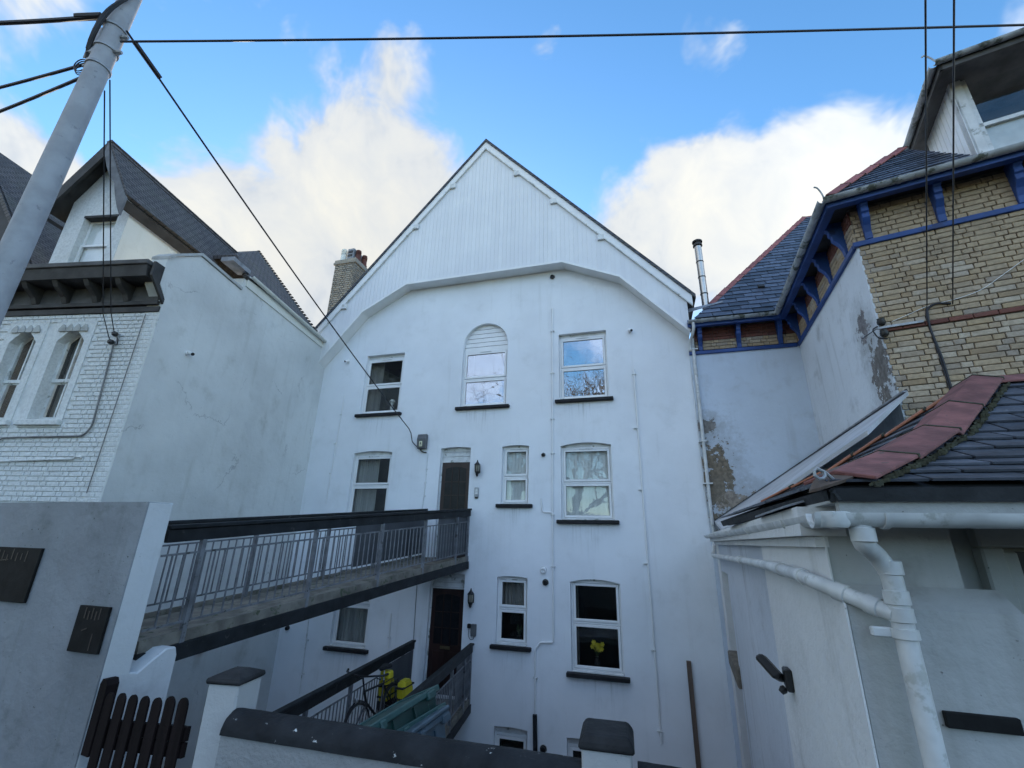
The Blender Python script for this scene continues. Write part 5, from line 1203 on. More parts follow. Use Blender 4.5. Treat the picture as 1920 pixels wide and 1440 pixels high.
# the hip kicks out at the eaves: points along it, measured in its own vertical plane
HP = [on_wall(u, v, (EX, EY), (math.sqrt(.5), math.sqrt(.5))) for u, v in ((1548, 890), (1654, 856), (1739, 808), (1785, 759), (1829, 711))]
HP = [V((EX+(p.y-EY), p.y, p.z-.04)) for p in HP]; HP[0] = E3.copy()
AP = HP[-1]; run = AP.x-EX; segs = list(zip(HP, HP[1:]))
n1 = V((0, -math.sin(slo), math.cos(slo))); n2 = V((-math.sin(slo), 0, math.cos(slo)))
for k, (a, b) in enumerate(segs):
    dd_ = b.x-a.x; dz = b.z-a.z; L = math.hypot(dd_, dz); left = 4.2-a.x
    slate_field(hr, a, Xv, V((0, dd_, dz)), [(0, 0), (left, 0), (left, L), (dd_, L)], M['slate_wet'], L/max(1, round(L/.17)), .40, .012, off=.032)
    half = AP.y-a.y
    slate_field(hr, a, Yv, V((dd_, 0, dz)), [(0, 0), (2*half, 0), (2*half-dd_, L), (dd_, L)], M['slate_wet'], L/max(1, round(L/.17)), .40, .012, off=.032)
    m1 = V((0, -dz, dd_)).normalized(); m2 = V((-dz, 0, dd_)).normalized()
    hip_tiles(hr, a+(b-a)*(.12 if k == 0 else .0), b, 1, .165, M['hip_pink'], m1, m2, h=.06+.006*(k % 2), joint=.02)
    if k == 0: continue
    j0, j1 = V((a.x, 2*AP.y-a.y, a.z)), V((b.x, 2*AP.y-b.y, b.z)); hip_tiles(hr, j0, j1, 2, .10, M['hip_orange'], m2, V((0, dz, dd_)).normalized(), h=.05)
hip_tiles(hr, AP, AP+Xv*1.8, 4, .16, M['hip_pink'], n1, V((0, math.sin(slo), math.cos(slo))), h=.055, joint=.02)
# mossy bedding along the pink hip
mo = MB(); rr = random.Random(4)
for a, b in segs:
    th = (b-a).normalized(); m1 = V((0, -(b.z-a.z), b.x-a.x)).normalized(); xs1 = th.cross(m1).normalized(); xs1 = xs1 if xs1.dot(Xv) > 0 else -xs1
    for k in range(60):
        p = a.lerp(b, k/60) + xs1*(.17+rr.uniform(-.015, .010)) + m1*.035; q = rr.uniform(.004, .011); mo.obox(p-V((q, q, q)), V((2*q, rr.uniform(-.01, .01), 0)), V((0, 2*q, 0)), V((0, 0, 2*q)))
mo.build('moss_bedding', M['moss'], hr)['kind'] = 'stuff'
MB().prism([(EX+.0, EY+.05, EZ-.055), (4.2, EY+.05, EZ-.055), (4.2, EY+.05, EZ-.012), (EX+.0, EY+.05, EZ-.012)], (0, .05, 0)).build('fascia', M['rail_black'], oh)
MB().box((EX+.04, EY+.055, 1.70), (4.2, EY+.10, EZ-.058)).build('eaves_board', M['outhouse'], oh)
MB().prism([(EX+.05, EY+.101, EZ-.055), (EX+.05, EY+2*run, EZ-.055), (EX+.05, EY+2*run, EZ-.012), (EX+.05, EY+.101, EZ-.012)], (.05, 0, 0)).build('fascia', M['rail_black'], oh)
# lead saddle and curled hip iron
MB().prism([E3+V((-.05, -.03, -.02)), E3+V((.10, .0, .03)), E3+V((.10, .14, .10)), E3+V((0, .16, .06)), E3+V((-.06, .10, -.02))], n1*.015).build('hip_end', M['timber'], hr)
ci = [E3+V((.03, .02, .03))+V((-.05, -.02, .05))*(k/4) for k in range(4)] + [E3+V((-.035, -.01, .085))+V((-1, -.3, 0)).normalized()*(.026*math.sin(a)) + Zv*(.026*(math.cos(a)-1)) for a in (0.4, 1.2, 2.0, 2.8, 3.6, 4.4, 5.2)]
tag(MB().tube(ci, .008, 7).build('hip_iron', M['galv'], smooth=True), 'curled hip iron at the lower end of the pink hip tiles', 'hip iron')
MB().prism([Os(.1, 1.80, .14), Os(1.1, 1.80, .14), Os(1.1, 1.86, -.05), Os(.1, 1.86, -.05)], Zv*.012).build('lead_apron', M['lead'], oh)
# lean-to roof between the outhouse and the right house
LT = MB(); z1 = 3.45; pA = Os(.5, 1.84, .02); pB = Os(OLEN, 1.95, .02)
a1 = Rk(-.30, z1, .01); b1 = V((IN.x-.01, YB-.012, z1+.02)); c1 = V((1.36, YB-.012, 2.05))
LT.prism([a1, b1, c1, V((1.18, 8.2, 1.84)), V((2.2, 5.2, 2.72))], V((0, 0, -.05)))
lt = LT.build('lean_to_roof', M['leanto'], oh)
fl_ = MB(); fl_.prism([a1+Zv*.0, b1, b1+Zv*.03, a1+Zv*.03], RSN*.012); fl_.prism([b1+Zv*.002, c1, c1+Zv*.03, b1+Zv*.03], V((0, -.012, 0))); fl_.build('flashing', M['dark_timber'], oh)
fz = MB(); fz.beam(a1+RSN*.03+Zv*.0, b1+RSN*.03, .05, .02); fz.beam(b1+V((0, -.03, 0)), c1+V((0, -.03, 0)), .05, .02); fz.build('flashing_roll', M['lead'], oh)
# gutters of the outhouse
g1 = thing('outhouse_gutter', 'grey white gutter round the outhouse eaves with outlet to the downpipe', 'gutter', (EX, EY-.03, 1.74))
gc = V((EX-.03, EY-.05, 1.745)); gutter('', gc, V((4.2, EY-.05, 1.745)), .058, -Yv, M['gutter_white'], '', 0, g1); far = Os(OLEN-.55, 1.765, .15); gutter('', gc, far, .058, ON, M['gutter_white'], '', 5, g1)
for u in (1525, 1558, 1655): p = on_y(u, 970, EY-.05); q = MB(); half_gutter(q, V((p.x-.012, EY-.05, 1.745)), V((p.x+.012, EY-.05, 1.745)), .066, -Yv); q.build('joint', M['gutter_white'], g1, smooth=True)
MB().lathe([(.05, -.062), (.064, -.045), (.067, .004), (.058, .006)], gc, 16).build('corner_joint', M['gutter_white'], g1, smooth=True)
# downpipe with branch
PY = 2.55
def P(u, v, y=PY): return on_y(u, v, y)
dp = thing('outhouse_downpipe', 'thick white downpipe with swan neck on the front of the outhouse', 'pipe', (P(1740, 1440).x, PY, 0))
pts = [P(1614, 985, EY-.04), P(1617, 1018, EY-.04), P(1655, 1040), P(1668, 1075), P(1690, 1170), V((P(1740, 1440).x, PY, P(1740, 1440).z)), V((P(1740, 1440).x, PY, -.4))]
xm = P(1700, 1200).x; pts[3].x = pts[4].x = pts[5].x = pts[6].x = xm; pts[2] = V((xm-.045, PY-.01, pts[2].z))
MB().tube(bend(pts, .06, 6), .041, 16).build('run', M['gutter_white'], dp, smooth=True)
def collar(p, d, r=.048, h=.03): MB().lathe([(r*.9, -h), (r, -h*.9), (r, h*.9), (r*.9, h)], p, 16, d).build('collar', M['gutter_white'], dp, smooth=True)
for q in ((1618, 1003),): collar(P(*q, EY-.04), Zv)
for v in (1065, 1120, 1152): collar(V((xm, PY, P(1680, v).z)), Zv)
cb = V((xm, PY, P(1695, 1188).z)); collar(cb, Zv, .05, .02); MB().box((cb.x-.12, PY+.0, cb.z-.02), (cb.x-.03, PY+.03, cb.z+.02)).build('bracket', M['gutter_white'], dp, bevel=.006)
bp = [Os(*opx(u, v, .07), .07) for u, v in ((1338, 1042), (1400, 1052), (1440, 1060), (1500, 1078), (1530, 1092))] + [V((xm-.02, PY-.0, P(1680, 1152).z))]
br = thing('branch_pipe', 'white mossy pipe sloping along the outhouse side into the downpipe', 'pipe', bp[0])
MB().tube(bend(bp, .08, 4), .036, 14).build('run', M['gutter_white'], br, smooth=True)
for k, f in ((0, .9), (2, .5), (3, .2), (4, .35), (4, .75)):
    p = bp[k].lerp(bp[k+1], f); MB().lathe([(.037, -.03), (.043, -.027), (.043, .027), (.037, .03)], p, 14, bp[k+1]-bp[k]).build('collar', M['gutter_white'], br, smooth=True)
hp = on_y(1334, 985, YF-.06); hb = thing('rainwater_hopper', 'small white hopper where the facade downpipe meets the outhouse gutter', 'hopper', (hp.x+.06, YF-.2, 1.7))
hq = MB(); half_gutter(hq, V((hp.x-.02, YF-.22, 1.86)), V((hp.x+.22, YF-.22, 1.86)), .07, -Yv); hq.build('bowl', M['gutter_white'], hb, smooth=True)
MB().tube(bend([(hp.x+.02, YF-.1, 2.0), (hp.x+.02, YF-.14, 1.7), bp[0]+V((0, .1, -.0)), bp[0]], .06), .034, 12).build('tail', M['gutter_white'], hb, smooth=True)
# name plate and flood light
a, b = P(1764, 1330, 2.68), P(1906, 1346, 2.68); zp = (a.z+b.z)/2
tag(MB().box((a.x, 2.655, zp-.058), (b.x, 2.679, zp)).build('name_plate', M['plaque'], bevel=.003), 'blank black strip plate on the outhouse pier', 'plate')
def flood():
    s, z = opx(1484, 1270); o = Os(s, z); t = thing('flood_light', 'black flood light on the side of the outhouse', 'light', o)
    MB().prism([o+ON*0+OS*.05-Zv*.06, o+ON*.0-OS*.06-Zv*.09, o-OS*.06+Zv*.06, o+OS*.05+Zv*.06], ON*.05).build('mount', M['plastic_black'], t, bevel=.01)
    q = o+ON*.05+Zv*.0; hd = (ON*.55+OS*.55+Zv*.62).normalized(); dn_ = (ON*.6-Zv*.8).normalized(); sdv = hd.cross(dn_).normalized(); dn_ = sdv.cross(hd).normalized(); MB().prism([q+sdv*.055+dn_*.0, q+sdv*.09+dn_*.055, q-sdv*.09+dn_*.055, q-sdv*.055+dn_*.0], hd*.19).build('lamp_body', M['plastic_black'], t, bevel=.014); MB().prism([q+sdv*.075+dn_*.0565+hd*.02, q+sdv*.075+dn_*.0565+hd*.17, q-sdv*.075+dn_*.0565+hd*.17, q-sdv*.075+dn_*.0565+hd*.02], dn_*.004).build('lens', M['lantern_glass'], t)
    MB().lathe([(.02, 0), (.03, .02), (.02, .05)], o+ON*.05-Zv*.07, 10, ON-Zv).build('sensor', M['plastic_black'], t, smooth=True)
flood()

# ------------------------------------------------------------------ street boundary: walls, piers, gates, plaques
rw = MB(); WX = -4.56; YR = 3.30
prof = [(YR, -.6), (YR, 1.87), (YR+.25, 1.875), (YR+.25, .40), (YR+.32, .38), (YR+.42, .45), (YR+.55, .53), (YR+.65, .53), (YR+.68, .45), (YR+.68, -3)]
rw.prism([(WX, y, z) for y, z in prof], (-.32, 0, 0))
M['wall_end'] = rendered('stained wall end render', (.66, .67, .67), (.2, .2, .17), amt=.45, streak=.4, )
tag(rw.build('wall_end', M['wall_end'], bevel=.012), 'pale wall end with curved foot beside the dark picket gate', 'wall')
w2 = MB().prism([(WX-.003, YR-.004, -.6), (WX-.003, YR-.004, 1.868), (-14, YR-.004, 1.83), (-14, YR-.004, -.6)], (0, .24, 0)).build('retaining_wall', M['concrete_wall'])
tag(w2, 'grey rendered street wall carrying two dark plaques at the left', 'wall')
def plaque(tl, tr, br_, bl, label, words):
    A, B, Cc, D = [on_y(u, v, YR-.004) for u, v in (tl, tr, br_, bl)]; x0, x1 = (A.x+D.x)/2, (B.x+Cc.x)/2; z0, z1 = (Cc.z+D.z)/2, (A.z+B.z)/2
    t = thing('wall_plaque', label, 'plaque', ((x0+x1)/2, YR, z0)); MB().box((x0, YR-.03, z0), (x1, YR-.005, z1)).build('plate', M['plaque'], t, bevel=.004)
    for (fx, fz, w, h, sl) in words:
        cx, cz = x0+(x1-x0)*fx, z0+(z1-z0)*fz
        MB().prism([(cx, YR-.033, cz), (cx+w, YR-.033, cz+sl), (cx+w, YR-.033, cz+sl+h), (cx, YR-.033, cz+h)], (0, .004, 0)).build('relief_mark', M['plaque_mark'], t)
plaque((-70, 1024), (86, 1026), (51, 1127), (-105, 1120), 'large dark plaque with faint worn script on the grey street wall', [(.52+.055*k, .74+.03*(k % 2), .012, .10-.02*(k % 3), .0) for k in range(7)] + [(.50, .72, .20, .008, .02)])
plaque((156, 1134), (213, 1138), (186, 1226), (130, 1220), 'small dark upright plaque beside the edge of the street wall', [(.25+.12*k, .72-.02*(k % 2), .014, .09-.02*(k % 2), .0) for k in range(5)] + [(.68, .06, .012, .13, -.0), (.3, .45, .06, .01, .02)])
PA, PB_ = V((-2.97, 3.17, 0)), V((-.50, 3.545, 0)); WD = (PB_-PA).normalized(); WN = V((WD.y, -WD.x, 0))      # towards the street
def half_round(b, a, c, r, zc, n=12, sq=.85, za=0, zb=0):
    d = (c-a).normalized(); x = V((-d.y, d.x, 0)); i0 = len(b.v); N = 15; rr = random.Random(9)
    for j in range(N+1):
        p = a.lerp(c, j/N)
        for k in range(n+1):
            q = math.pi*k/n; w = 1+rr.uniform(-.02, .02); b.v.append(p + x*(-r*w*math.cos(q)) + Zv*(zc + za+(zb-za)*j/N + r*sq*w*math.sin(q)))
    for j in range(N):
        for k in range(n): b.f.append((i0+j*(n+1)+k, i0+j*(n+1)+k+1, i0+(j+1)*(n+1)+k+1, i0+(j+1)*(n+1)+k))
        b.f.append((i0+j*(n+1), i0+(j+1)*(n+1), i0+(j+1)*(n+1)+n, i0+j*(n+1)+n))
    b.f.append(tuple(i0+k for k in range(n+1))); b.f.append(tuple(i0+N*(n+1)+k for k in range(n+1))[::-1])
def low_wall(a, c, label, thick=.24, za=0, zb=0):
    t = thing('boundary_wall', label, 'wall', (a+c)/2); d = (c-a).normalized(); n = V((-d.y, d.x, 0))
    b = MB(); N = 60; rr = random.Random(2); i0 = 0
    MB().prism([a-n*.11+Zv*-.6, c-n*.11+Zv*-.6, c-n*.11+Zv*(.205+zb), a-n*.11+Zv*(.205+za)], n*thick).build('wall_face', M['rough_wall'], t)
    cpb = MB(); half_round(cpb, a+n*.01, c+n*.01, .138, .19, za=za, zb=zb); cpb.build('coping', M['coping'], t, smooth=True)
low_wall(PA, PB_, 'low street wall with half round black coping between the two piers', za=.085, zb=-.05); low_wall(V((-.16, 3.60, 0)), V((.86, 3.62, 0)), 'short low street wall with black coping right of the square pier', za=-.04, zb=-.06)
def pier(o, d, w, dep, zt, label, cap):
    n = V((-d.y, d.x, 0)); t = thing('wall_pier', label, 'pier', o)
    MB().prism([o+Zv*-.6, o+d*w+Zv*-.6, o+d*w+n*dep+Zv*-.6, o+n*dep+Zv*-.6], Zv*(zt+.6)).build('shaft', M['pier'], t, bevel=.012)
    b = MB(); e = .018; q = [o-d*e-n*e, o+d*(w+e)-n*e, o+d*(w+e)+n*(dep+e), o-d*e+n*(dep+e)]; c = sum(q, V((0, 0, 0)))/4
    b.v = [p+Zv*(zt+.001) for p in q]+[p+Zv*(zt+.035) for p in q]+[c+(p-c)*cap+Zv*(zt+.035+(.05 if cap > .5 else .04)) for p in q]
    b.f = [(3, 2, 1, 0), (8, 9, 10, 11)]+[(i, (i+1) % 4, 4+(i+1) % 4, 4+i) for i in range(4)]+[(4+i, 4+(i+1) % 4, 8+(i+1) % 4, 8+i) for i in range(4)]
    b.build('cap', M['cap'], t, bevel=.012)
pier(PA-WD*.26, WD, .25, .27, .535, 'cracked pale pier with flat black cap beside the picket gate', .35)
pier(V((-.50, 3.47, 0)), V((.998, .05, 0)), .315, .32, .345, 'square painted pier with thick chamfered black cap in the street wall', .8)
def picket_gate(a, c, n, zt, label, z0=.02, wd=.11, post=True, dropL=0.):
    t = thing('picket_gate', label, 'gate', V(((a.x+c.x)/2, (a.y+c.y)/2, 0))); d = (c-a).normalized(); L = (c-a).length; nn = V((-d.y, d.x, 0))
    me = MB(); pr = [(-wd/2, z0), (wd/2, z0)] + [(wd/2*math.cos(q), zt-wd/2+wd/2*math.sin(q)) for q in [math.pi*k/8 for k in range(9)]]
    rr = random.Random(6)
    for k in range(n):
        p = a+d*((k+.5)*L/n) + Zv*(rr.uniform(-.012, .008)-dropL*(1-(k+.5)/n)); MB().prism([p+d*x+Zv*z for x, z in pr], nn*.015).build('picket', M['gate'], t)
    for z in (.06, zt-.28): MB().obox(a+nn*.023+Zv*(z-dropL), d*L+Zv*dropL, nn*.03, Zv*.09).build('rail', M['gate'], t)
    if post:
        p = a-d*.055-Zv*dropL; MB().prism([p-d*.05+Zv*0, p+d*.05, p+d*.05+Zv*(zt+.05), p+d*.02+Zv*(zt+.09), p-d*.03+Zv*(zt+.09), p-d*.05+Zv*(zt+.05)], nn*.09).build('gate_post', M['gate'], t)
picket_gate(V((-4.40, 3.26, 0)), V((-3.34, 3.11, 0)), 7, .44, 'dark wooden picket gate between the wall end and the cracked pier', wd=.108, z0=-.38, dropL=.11)
picket_gate(V((.745, 3.40, 0)), V((.70, 2.62, 0)), 6, .45, 'dark picket gate folded back against the outhouse side', wd=.10, post=False, z0=-.38)

# ------------------------------------------------------------------ footbridges
def bridge(label, A, B, width, rail_h, pan_right, pan_left, posts, bar_gap, mat_bar, name='footbridge'):
    """A near right corner of the deck, B far right corner; deck extends to the left"""
    A, B = V(A), V(B); t = thing(name, label, 'footbridge', (A+B)/2); d = (B-A); L = d.length; dn = d.normalized(); lf = V((-dn.y, dn.x, 0)).normalized()
    MB().prism([A, B, B+lf*width, A+lf*width], (0, 0, -.05)).build('deck', M['deck'], t)
    for o in (0, width):
        off = lf*o + (lf*-.03 if o == 0 else lf*.03)
        MB().beam(A+off-Zv*.14, B+off-Zv*.14, .08, .16).build('beam', M['rail_black'], t, bevel=.006)
        MB().beam(A+off+Zv*.0, B+off+Zv*.0, .035, .11).build('kerb_board', M['deck'], t)
        MB().beam(A+off+Zv*(rail_h-.07), B+off+Zv*(rail_h-.07), .05, .13).build('rail_board', M['rail_black'], t, bevel=.006)
        MB().beam(A+off+Zv*(rail_h+.02), B+off+Zv*(rail_h+.02), .10, .045).build('handrail', M['rail_black'], t, bevel=.008)
        for z in (.14, rail_h-.26): MB().beam(A+off+Zv*z, B+off+Zv*z, .012, .022).build('bar_rail', mat_bar, t)
        for f in posts: p = A+d*f+off; MB().box((p.x-.025, p.y-.025, p.z-.12), (p.x+.025, p.y+.025, p.z+rail_h-.13)).build('post', mat_bar, t)
        n = int(L/bar_gap); me = mesh_of(MB().box((-.007, -.007, .14), (.007, .007, rail_h-.26)), 'baluster', mat_bar)
        for k in range(1, n):
            f = k/n
            if any(abs(f-q)*L < .04 for q in posts): continue
            piece('baluster', me, t, A+d*f+off, (Xv, Yv, Zv))
        for f0, f1 in (pan_right if o == 0 else pan_left):
            side = lf*(.028 if o == 0 else -.028); a, c = A+d*f0+off+side, A+d*f1+off+side
            MB().prism([a+Zv*.10, c+Zv*.10, c+Zv*(rail_h-.14), a+Zv*(rail_h-.14)], lf*.006).build('panel', M['panel'], t)
    return lf
bridge('upper footbridge with black railings leading to the upper door', (-4.80, 3.72, .545), (-4.07, 10.46, 1.17), 1.12, 1.08, [(.80, .905), (.915, .995)], [(.62, .985)], (.06, .30, .52, .72, .91, .99), .115, M['rail_grey'])
bridge('lower footbridge with black railings leading to the lower door', (-3.02, 4.6, -1.46), (-3.87, 10.46, -1.62), 1.26, 1.03, [(.80, .985)], [(.70, .985)], (.05, .28, .5, .72, .89, .985), .11, M['rail_grey'], name='footbridge')
# ------------------------------------------------------------------ bicycle
def bicycle():
    F_, Rr = V((-4.36, 7.15, 0)), V((-4.36, 8.19, 0)); z0 = -1.50; t = thing('bicycle', 'black bicycle with yellow panniers leaning on the lower bridge railing', 'bicycle', V((-4.41, 7.5, z0)))
    d = (Rr-F_).normalized(); sd = V((-d.y, d.x, 0)); lean = sd*.10; r = .335
    def at(f, h, s=0): return F_ + d*f + Zv*(z0+h) + lean*(h/.7) + sd*s
    upv = (Zv+lean/.7).normalized()
    def wheel(c):
        ring = [c + d*(r*math.cos(a)) + upv*(r*math.sin(a)) for a in [2*math.pi*k/28 for k in range(29)]]
        w = MB().tube(ring, .02, 7, False).build('wheel', M['tyre'], t, smooth=True)
        MB().tube([c + (p-c)*.925 for p in ring], .010, 6, False).build('rim', M['rim'], w, smooth=True)
        sp = MB()
        for k in range(14): a = 2*math.pi*k/14; sp.tube([c, c+(d*math.cos(a)+upv*math.sin(a))*r*.92], .0016, 3)
        sp.build('spokes', M['rim'], w); MB().lathe([(.02, -.04), (.02, .04)], c, 10, sd).build('hub', M['rim'], w)
        MB().tube([c + (p-c)*1.10 for p in ring[3:15]], .012, 6).build('mudguard', M['bike'], t, smooth=True)
    wheel(at(0, r)); wheel(at(1.05, r))
    hd, hb, bb, st_ = at(.20, .78), at(.25, .62), at(.62, .29), at(.78, .80)
    fr = MB()
    for a, b, q in ((hd, hb, .02), (hd, st_.lerp(bb, .08), .017), (hb, bb, .019), (bb, st_, .017), (bb, at(1.05, r, .05), .011), (bb, at(1.05, r, -.05), .011), (st_.lerp(bb, .1), at(1.05, r, .05), .010), (st_.lerp(bb, .1), at(1.05, r, -.05), .010), (hb, at(.0, r, .05), .014), (hb, at(.0, r, -.05), .014)): fr.tube([a, b], q, 8)
    fr.build('frame', M['bike'], t, smooth=True)
    MB().tube([hd, at(.16, .98)], .014, 8).build('stem', M['bike'], t); MB().tube(bend([at(.22, 1.02, .33), at(.14, 1.02, .2), at(.12, 1.0, 0), at(.14, 1.02, -.2), at(.22, 1.02, -.33)], .06), .014, 8).build('handlebar', M['bike'], t, smooth=True)
    for s in (.33, -.33): MB().tube([at(.22, 1.02, s), at(.30, 1.03, s*1.12)], .019, 8).build('grip', M['tyre'], t); MB().tube([at(.15, 1.0, s*.75), at(.18, .97, s*.95)], .008, 6).build('brake_lever', M['bike'], t)
    MB().tube([st_, at(.80, .94)], .013, 8).build('seat_post', M['rim'], t)
    s = MB(); s.prism([at(.66, .955, .02), at(.86, .96, .08), at(.94, .965, .08), at(.94, .965, -.08), at(.86, .96, -.08), at(.66, .955, -.02)], upv*.05); s.build('saddle', M['tyre'], t, bevel=.012, seg=2)
    rk = MB(); [rk.tube([at(.82, .72, q), at(1.30, .74, q)], .007, 6) for q in (-.06, .06)]; [rk.tube([at(1.05, r, q), at(1.15, .73, q)], .006, 6) for q in (-.06, .06)]; rk.build('rack', M['bike'], t)
    for q in (.09, -.27):
        p = MB(); b0 = at(.98, .30, q); p.prism([b0, at(1.28, .30, q), at(1.32, .60, q), at(1.27, .74, q), at(1.02, .74, q), at(.96, .60, q)], sd*.15); pn = p.build('pannier', M['yellow'], t, bevel=.03, seg=3, smooth=True)
        for z in (.48, .64): MB().obox(at(.945, z, q-.004), d*.40, sd*.158, upv*.022).build('strap', M['tyre'], pn)
        MB().obox(at(.955, .298, q-.002), d*.36, sd*.154, upv*.13).build('base_patch', M['tyre'], pn)
    MB().obox(at(.80, .80, -.09), d*.16, sd*.18, upv*.12).build('saddle_bag', M['yellow'], t, bevel=.02)
    MB().lathe([(.03, 0), (.04, .05), (.035, .06)], at(-.0, .72, 0), 10, -d).build('front_lamp', M['rim'], t)
bicycle()
# ------------------------------------------------------------------ bins behind the street wall
def bin_(e0, e1, Wd, H, roll, body, rim, label, lid=False, lit=None):
    """e0-e1 = right hand top edge (near, far); the box hangs to the left of it, tipped by roll so that its top faces away"""
    e0, e1 = V(e0), V(e1); y = (e1-e0); L = y.length; y.normalize(); x0 = V((-y.y, y.x, 0)); x = (x0*math.cos(roll) - Zv*math.sin(roll)).normalized(); z = (-x).cross(y).normalized(); z = z if z.z > 0 else -z
    t = thing('recycling_bin', label, 'bin', e0+x*Wd/2+y*L/2-z*H)
    def P_(a, b, c): return e0 + x*a + y*b + z*c
    tp = .07; b = MB()
    b.v = [P_(*q) for q in ((tp, tp, -H), (Wd-tp, tp, -H), (Wd-tp, L-tp, -H), (tp, L-tp, -H), (0, 0, -.01), (Wd, 0, -.01), (Wd, L, -.01), (0, L, -.01))]
    b.f = [(0, 1, 2, 3), (4, 5, 6, 7)]+[(i, (i+1) % 4, 4+(i+1) % 4, 4+i) for i in range(4)]; b.build('body', body, t, bevel=.02, seg=2)
    r = MB(); w = .035
    for a0, a1, b0, b1 in ((-w, 0.005, -w, L+w), (Wd-.005, Wd+w, -w, L+w), (.006, Wd-.006, -w, .005), (.006, Wd-.006, L-.005, L+w)): r.obox(P_(a0, b0, -.05), x*(a1-a0), y*(b1-b0), z*.055)
    r.build('rim', rim, t, bevel=.008)
    for f in (.12, .80): MB().obox(P_(-.055, L*f, -.085), x*.05, y*(.16 if f > .5 else .09), z*.075).build('handle', rim, t, bevel=.012)
    for f in (.3, .6): MB().obox(P_(-.012+.0, L*f, -H*.8), x*.03, y*.03, z*H*.7).build('rib', body, t)
    if lid: MB().prism([P_(-.05, -.05, .006), P_(Wd+.05, -.05, .006), P_(Wd+.05, L+.05, .006), P_(-.05, L+.05, .006)], z*.04).build('lid', rim, t, bevel=.012)
zr_ = .05
bin_(on_z(685, 1366, zr_), on_z(815, 1287, zr_), .48, .62, R_(24), M['bin_green'], M['bin_rim'], 'long dark green recycling box tipped on edge behind the street wall')
bin_(on_z(737, 1373, -.10), on_z(828, 1320, -.10), .42, .6, R_(22), M['bin_green'], M['bin_rim'], 'lower green recycling box between the long one and the blue grey bin')
bin_(on_z(772, 1379, -.14), on_z(833, 1334, -.14), .40, .9, R_(18), M['bin_blue'], M['bin_blue'], 'blue grey bin at the right end of the recycling boxes', lid=True)
MB_land = MB().box((-3.0, 3.35, -1.2), (-.6, 6.2, -1.05)); struct(MB_land.build('landing', M['paving']))
# ------------------------------------------------------------------ utility pole and overhead cables
PO = V((-5.41, 2.09, 0))
def pole():
    t = thing('utility_pole', 'grey utility pole leaning into view at the upper left with cable clamps', 'pole', PO)
    MB().tube([PO-Zv*.6, PO+Zv*4.5, PO+Zv*9.2], [.115, .104, .092], 24).build('shaft', M['pole'], t, smooth=True)
    tw = (EYE-PO); tw.z = 0; tw.normalize(); sx = V((-tw.y, tw.x, 0))
    # terminal box on the left of the shaft
    c = PO + V((0, 0, 6.75)) + sx*-.13
    lft_ = -(rt - rt.dot(Zv)*Zv).normalized()
    c = PO+Zv*6.72+lft_*.14+tw*.05; MB().obox(c-lft_*.06-tw*.07-Zv*.19, lft_*.15, tw*.13, Zv*.40).build('terminal_box', M['galv'], t, bevel=.01)
    for z in (6.35, 6.62, 6.95): MB().lathe([(.104, z), (.112, z+.004), (.112, z+.035), (.104, z+.04)], PO, 20).build('band', M['galv'], t, smooth=True)
    rr = random.Random(8)
    for k in range(7):     # strapped cable bundle winding up round the shaft
        z0, z1 = 6.35+.05*k, 7.2+.1*k; a0 = math.atan2(lft_.y, lft_.x)+.1*k; pts = []
        for j in range(13):
            f = j/12; a = a0 + (2.0+.1*k)*f; rad = .125+.012*(k % 3); pts.append(PO+V((math.cos(a)*rad, math.sin(a)*rad, z0+(z1-z0)*f+.03*math.sin(9*f+k))))
        MB().tube(pts, .010+.003*(k % 2), 6).build('strapped_cable', M['cable'], t, smooth=True)
    for k in range(3):
        c = PO+lft_*(.17+.02*k)+Zv*(6.33+.03*k)+tw*.03; MB().tube([c+lft_*(.07*math.cos(a))+Zv*(.09*math.sin(a)) for a in [2*math.pi*q/16 for q in range(17)]], .006, 5, False).build('cable_loop', M['cable'], t, smooth=True)
    for z, s in ((6.86, 1), (6.62, 1), (6.40, -1)):
        p = PO-lft_*.10*s+Zv*z; MB().lathe([(.02, 0), (.03, .03), (.018, .08)], p, 8, -lft_*s).build('clamp', M['galv'], t)
    return lft_, tw
LFT, TW = pole()
def span(a, b, r, sag, label, n=24, mat=None, name='overhead_cable', via=()):
    a, b = V(a), V(b); pts = [a.lerp(b, k/n)-Zv*(sag*4*(k/n)*(1-k/n)) for k in range(n+1)] + [V(q) for q in via]
    return tag(MB().tube(pts, r, 6).build(name, mat or M['cable'], smooth=True), label, 'cable', 'overhead cables')
bx = on_y(794, 829, YF)
e1 = on_y(772, 806, YF); e1 = V((e1.x, YF-.16, e1.z)); s1 = PO-LFT*.12+TW*.05+Zv*6.93
span(s1, e1, .012, .10, 'black cable running from the pole down to the grey service box', via=bend([e1+V((.06, .03, -.12)), e1+V((.10, .07, -.35)), e1+V((.17, .10, -.42)), V((bx.x-.06, YF-.06, bx.z-.20))], .08))
tag(MB().tube([s1.lerp(e1, .012), s1.lerp(e1, .055)], .028, 8).build('cable_sleeve', M['cable']), 'thick tapered sleeve at the pole end of the service cable', 'cable')
e2 = EYE+sight(1920, 30).normalized()*8.3; s2 = PO-LFT*.11+TW*.06+Zv*6.74; span(s2, s2+(e2-s2)*1.8, .012, .14, 'long black cable crossing the whole sky from the pole', 40)
e3 = EYE+sight(0, 38).normalized()*9.0; s3 = PO+LFT*.11+Zv*7.22; span(s3, s3+(e3-s3)*2.0, .024, .05, 'thick cable leaving the pole at the very top left')
tag(MB().tube([s3.lerp(e3, .10), s3.lerp(e3, .32)], .04, 8).build('cable_sleeve', M['cable']), 'dark joint on the thick cable at the top left', 'cable')
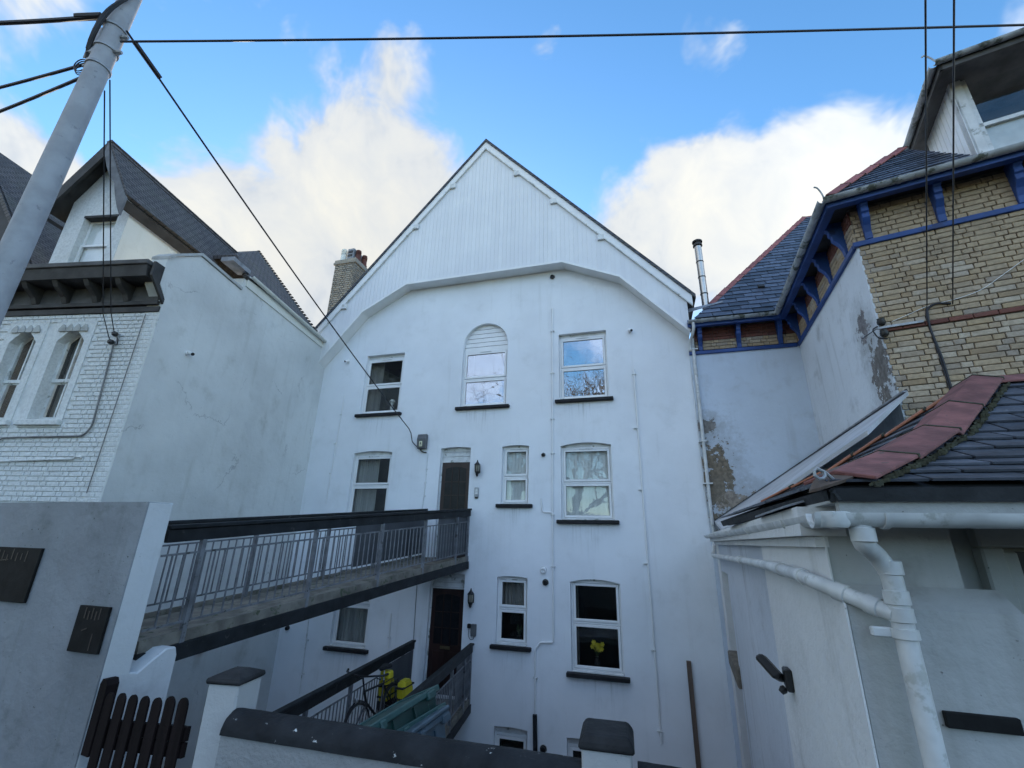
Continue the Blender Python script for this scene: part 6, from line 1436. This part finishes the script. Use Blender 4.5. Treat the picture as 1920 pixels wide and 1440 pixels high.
e4 = EYE+sight(0, 160).normalized()*8.6; s4 = PO+LFT*.12+TW*.04+Zv*6.42; span(s4, s4+(e4-s4)*2.2, .016, .04, 'upper of the two black cables leaving the pole to the left')
e5 = EYE+sight(0, 205).normalized()*8.6; s5 = PO+LFT*.12+Zv*6.24; span(s5, s5+(e5-s5)*2.2, .016, .04, 'lower of the two black cables leaving the pole to the left')
for (u0, v0, u1, v1, cl, lb) in ((196, 170, 193, 588, CLAMP[1], 'left thin wire dropping from the pole to the painted brick house'), (206, 150, 208, 585, CLAMP[0], 'right thin wire dropping from the pole to the painted brick house')):
    s, z = Lf(u1, v1, .30); k = Lp(s, z, .30); p0 = PO - Zv*0; d0 = sight(u0, v0); q = EYE + d0*(V((PO.x, PO.y, 0)).length*1.06/math.hypot(d0.x, d0.y))
    span(q, k, .008, .0, lb, 10, via=[cl])
for (u0, u1, v1, lb) in ((1735, 1737, 574, 'left of the two thin wires dropping to the buff brick wall'), (1789, 1785, 572, 'right of the two thin wires dropping to the buff brick wall')):
    s, z = fpx(u1, v1); w = Rf(s, z, .03); e = EYE+sight(u0, -40).normalized()*5.0; span(w, w+(e-w)*1.5, .0065, .0, lb, 8)
# ------------------------------------------------------------------ bare trees on the hillside behind the street (seen in the panes)
def tree(x, y, h, seed, label):
    rr = random.Random(seed); t_ = min(max((-7-y)/55, 0), 1); z = 7*(1-math.exp(-2.4*t_))-.9; o = V((x, y, z)); t = thing('bare_tree', label, 'tree', o, 'bare trees on the hillside')
    tr = MB(); tw = MB()
    def grow(p, d, L, r, lv):
        n = 4; pts = [p]; rs = [r]; q = p
        for k in range(n):
            d = (d + V((rr.uniform(-.2, .2), rr.uniform(-.2, .2), rr.uniform(-.05, .16)))).normalized(); q = q+d*(L/n); pts.append(q); rs.append(r*(1-.45*(k+1)/n))
        (tr if lv < 2 else tw).tube(pts, rs, 6 if lv < 2 else 3, False)
        if lv >= 5: return
        m = (6, 5, 4, 4, 3)[lv]
        for k in range(m):
            i = rr.randint(2, n); a = rr.uniform(0, 6.28); sp = rr.uniform(.45, .95); ax = d.orthogonal().normalized(); nd = (d*math.cos(sp) + (ax*math.cos(a)+d.cross(ax)*math.sin(a))*math.sin(sp)).normalized()
            grow(pts[i], nd, L*rr.uniform(.55, .75), rs[i]*.68, lv+1)
    grow(o, V((rr.uniform(-.1, .1), 0, 1)), h*.42, h*.022, 0)
    tr.build('trunk', M['bark'], t, smooth=True); tw.build('crown', M['bark'], t)
tree(-4.5, -9.5, 16, 3, 'bare tree on the hillside mirrored in the top right window')
tree(-10.5, -15, 17, 5, 'bare tree on the hillside mirrored in the arched window')
tree(-2.5, -14, 18, 8, 'bare tree on the hillside mirrored low in the top right window')
tree(-13.5, -12, 14, 12, 'bare tree on the hillside mirrored at the left of the arched window')
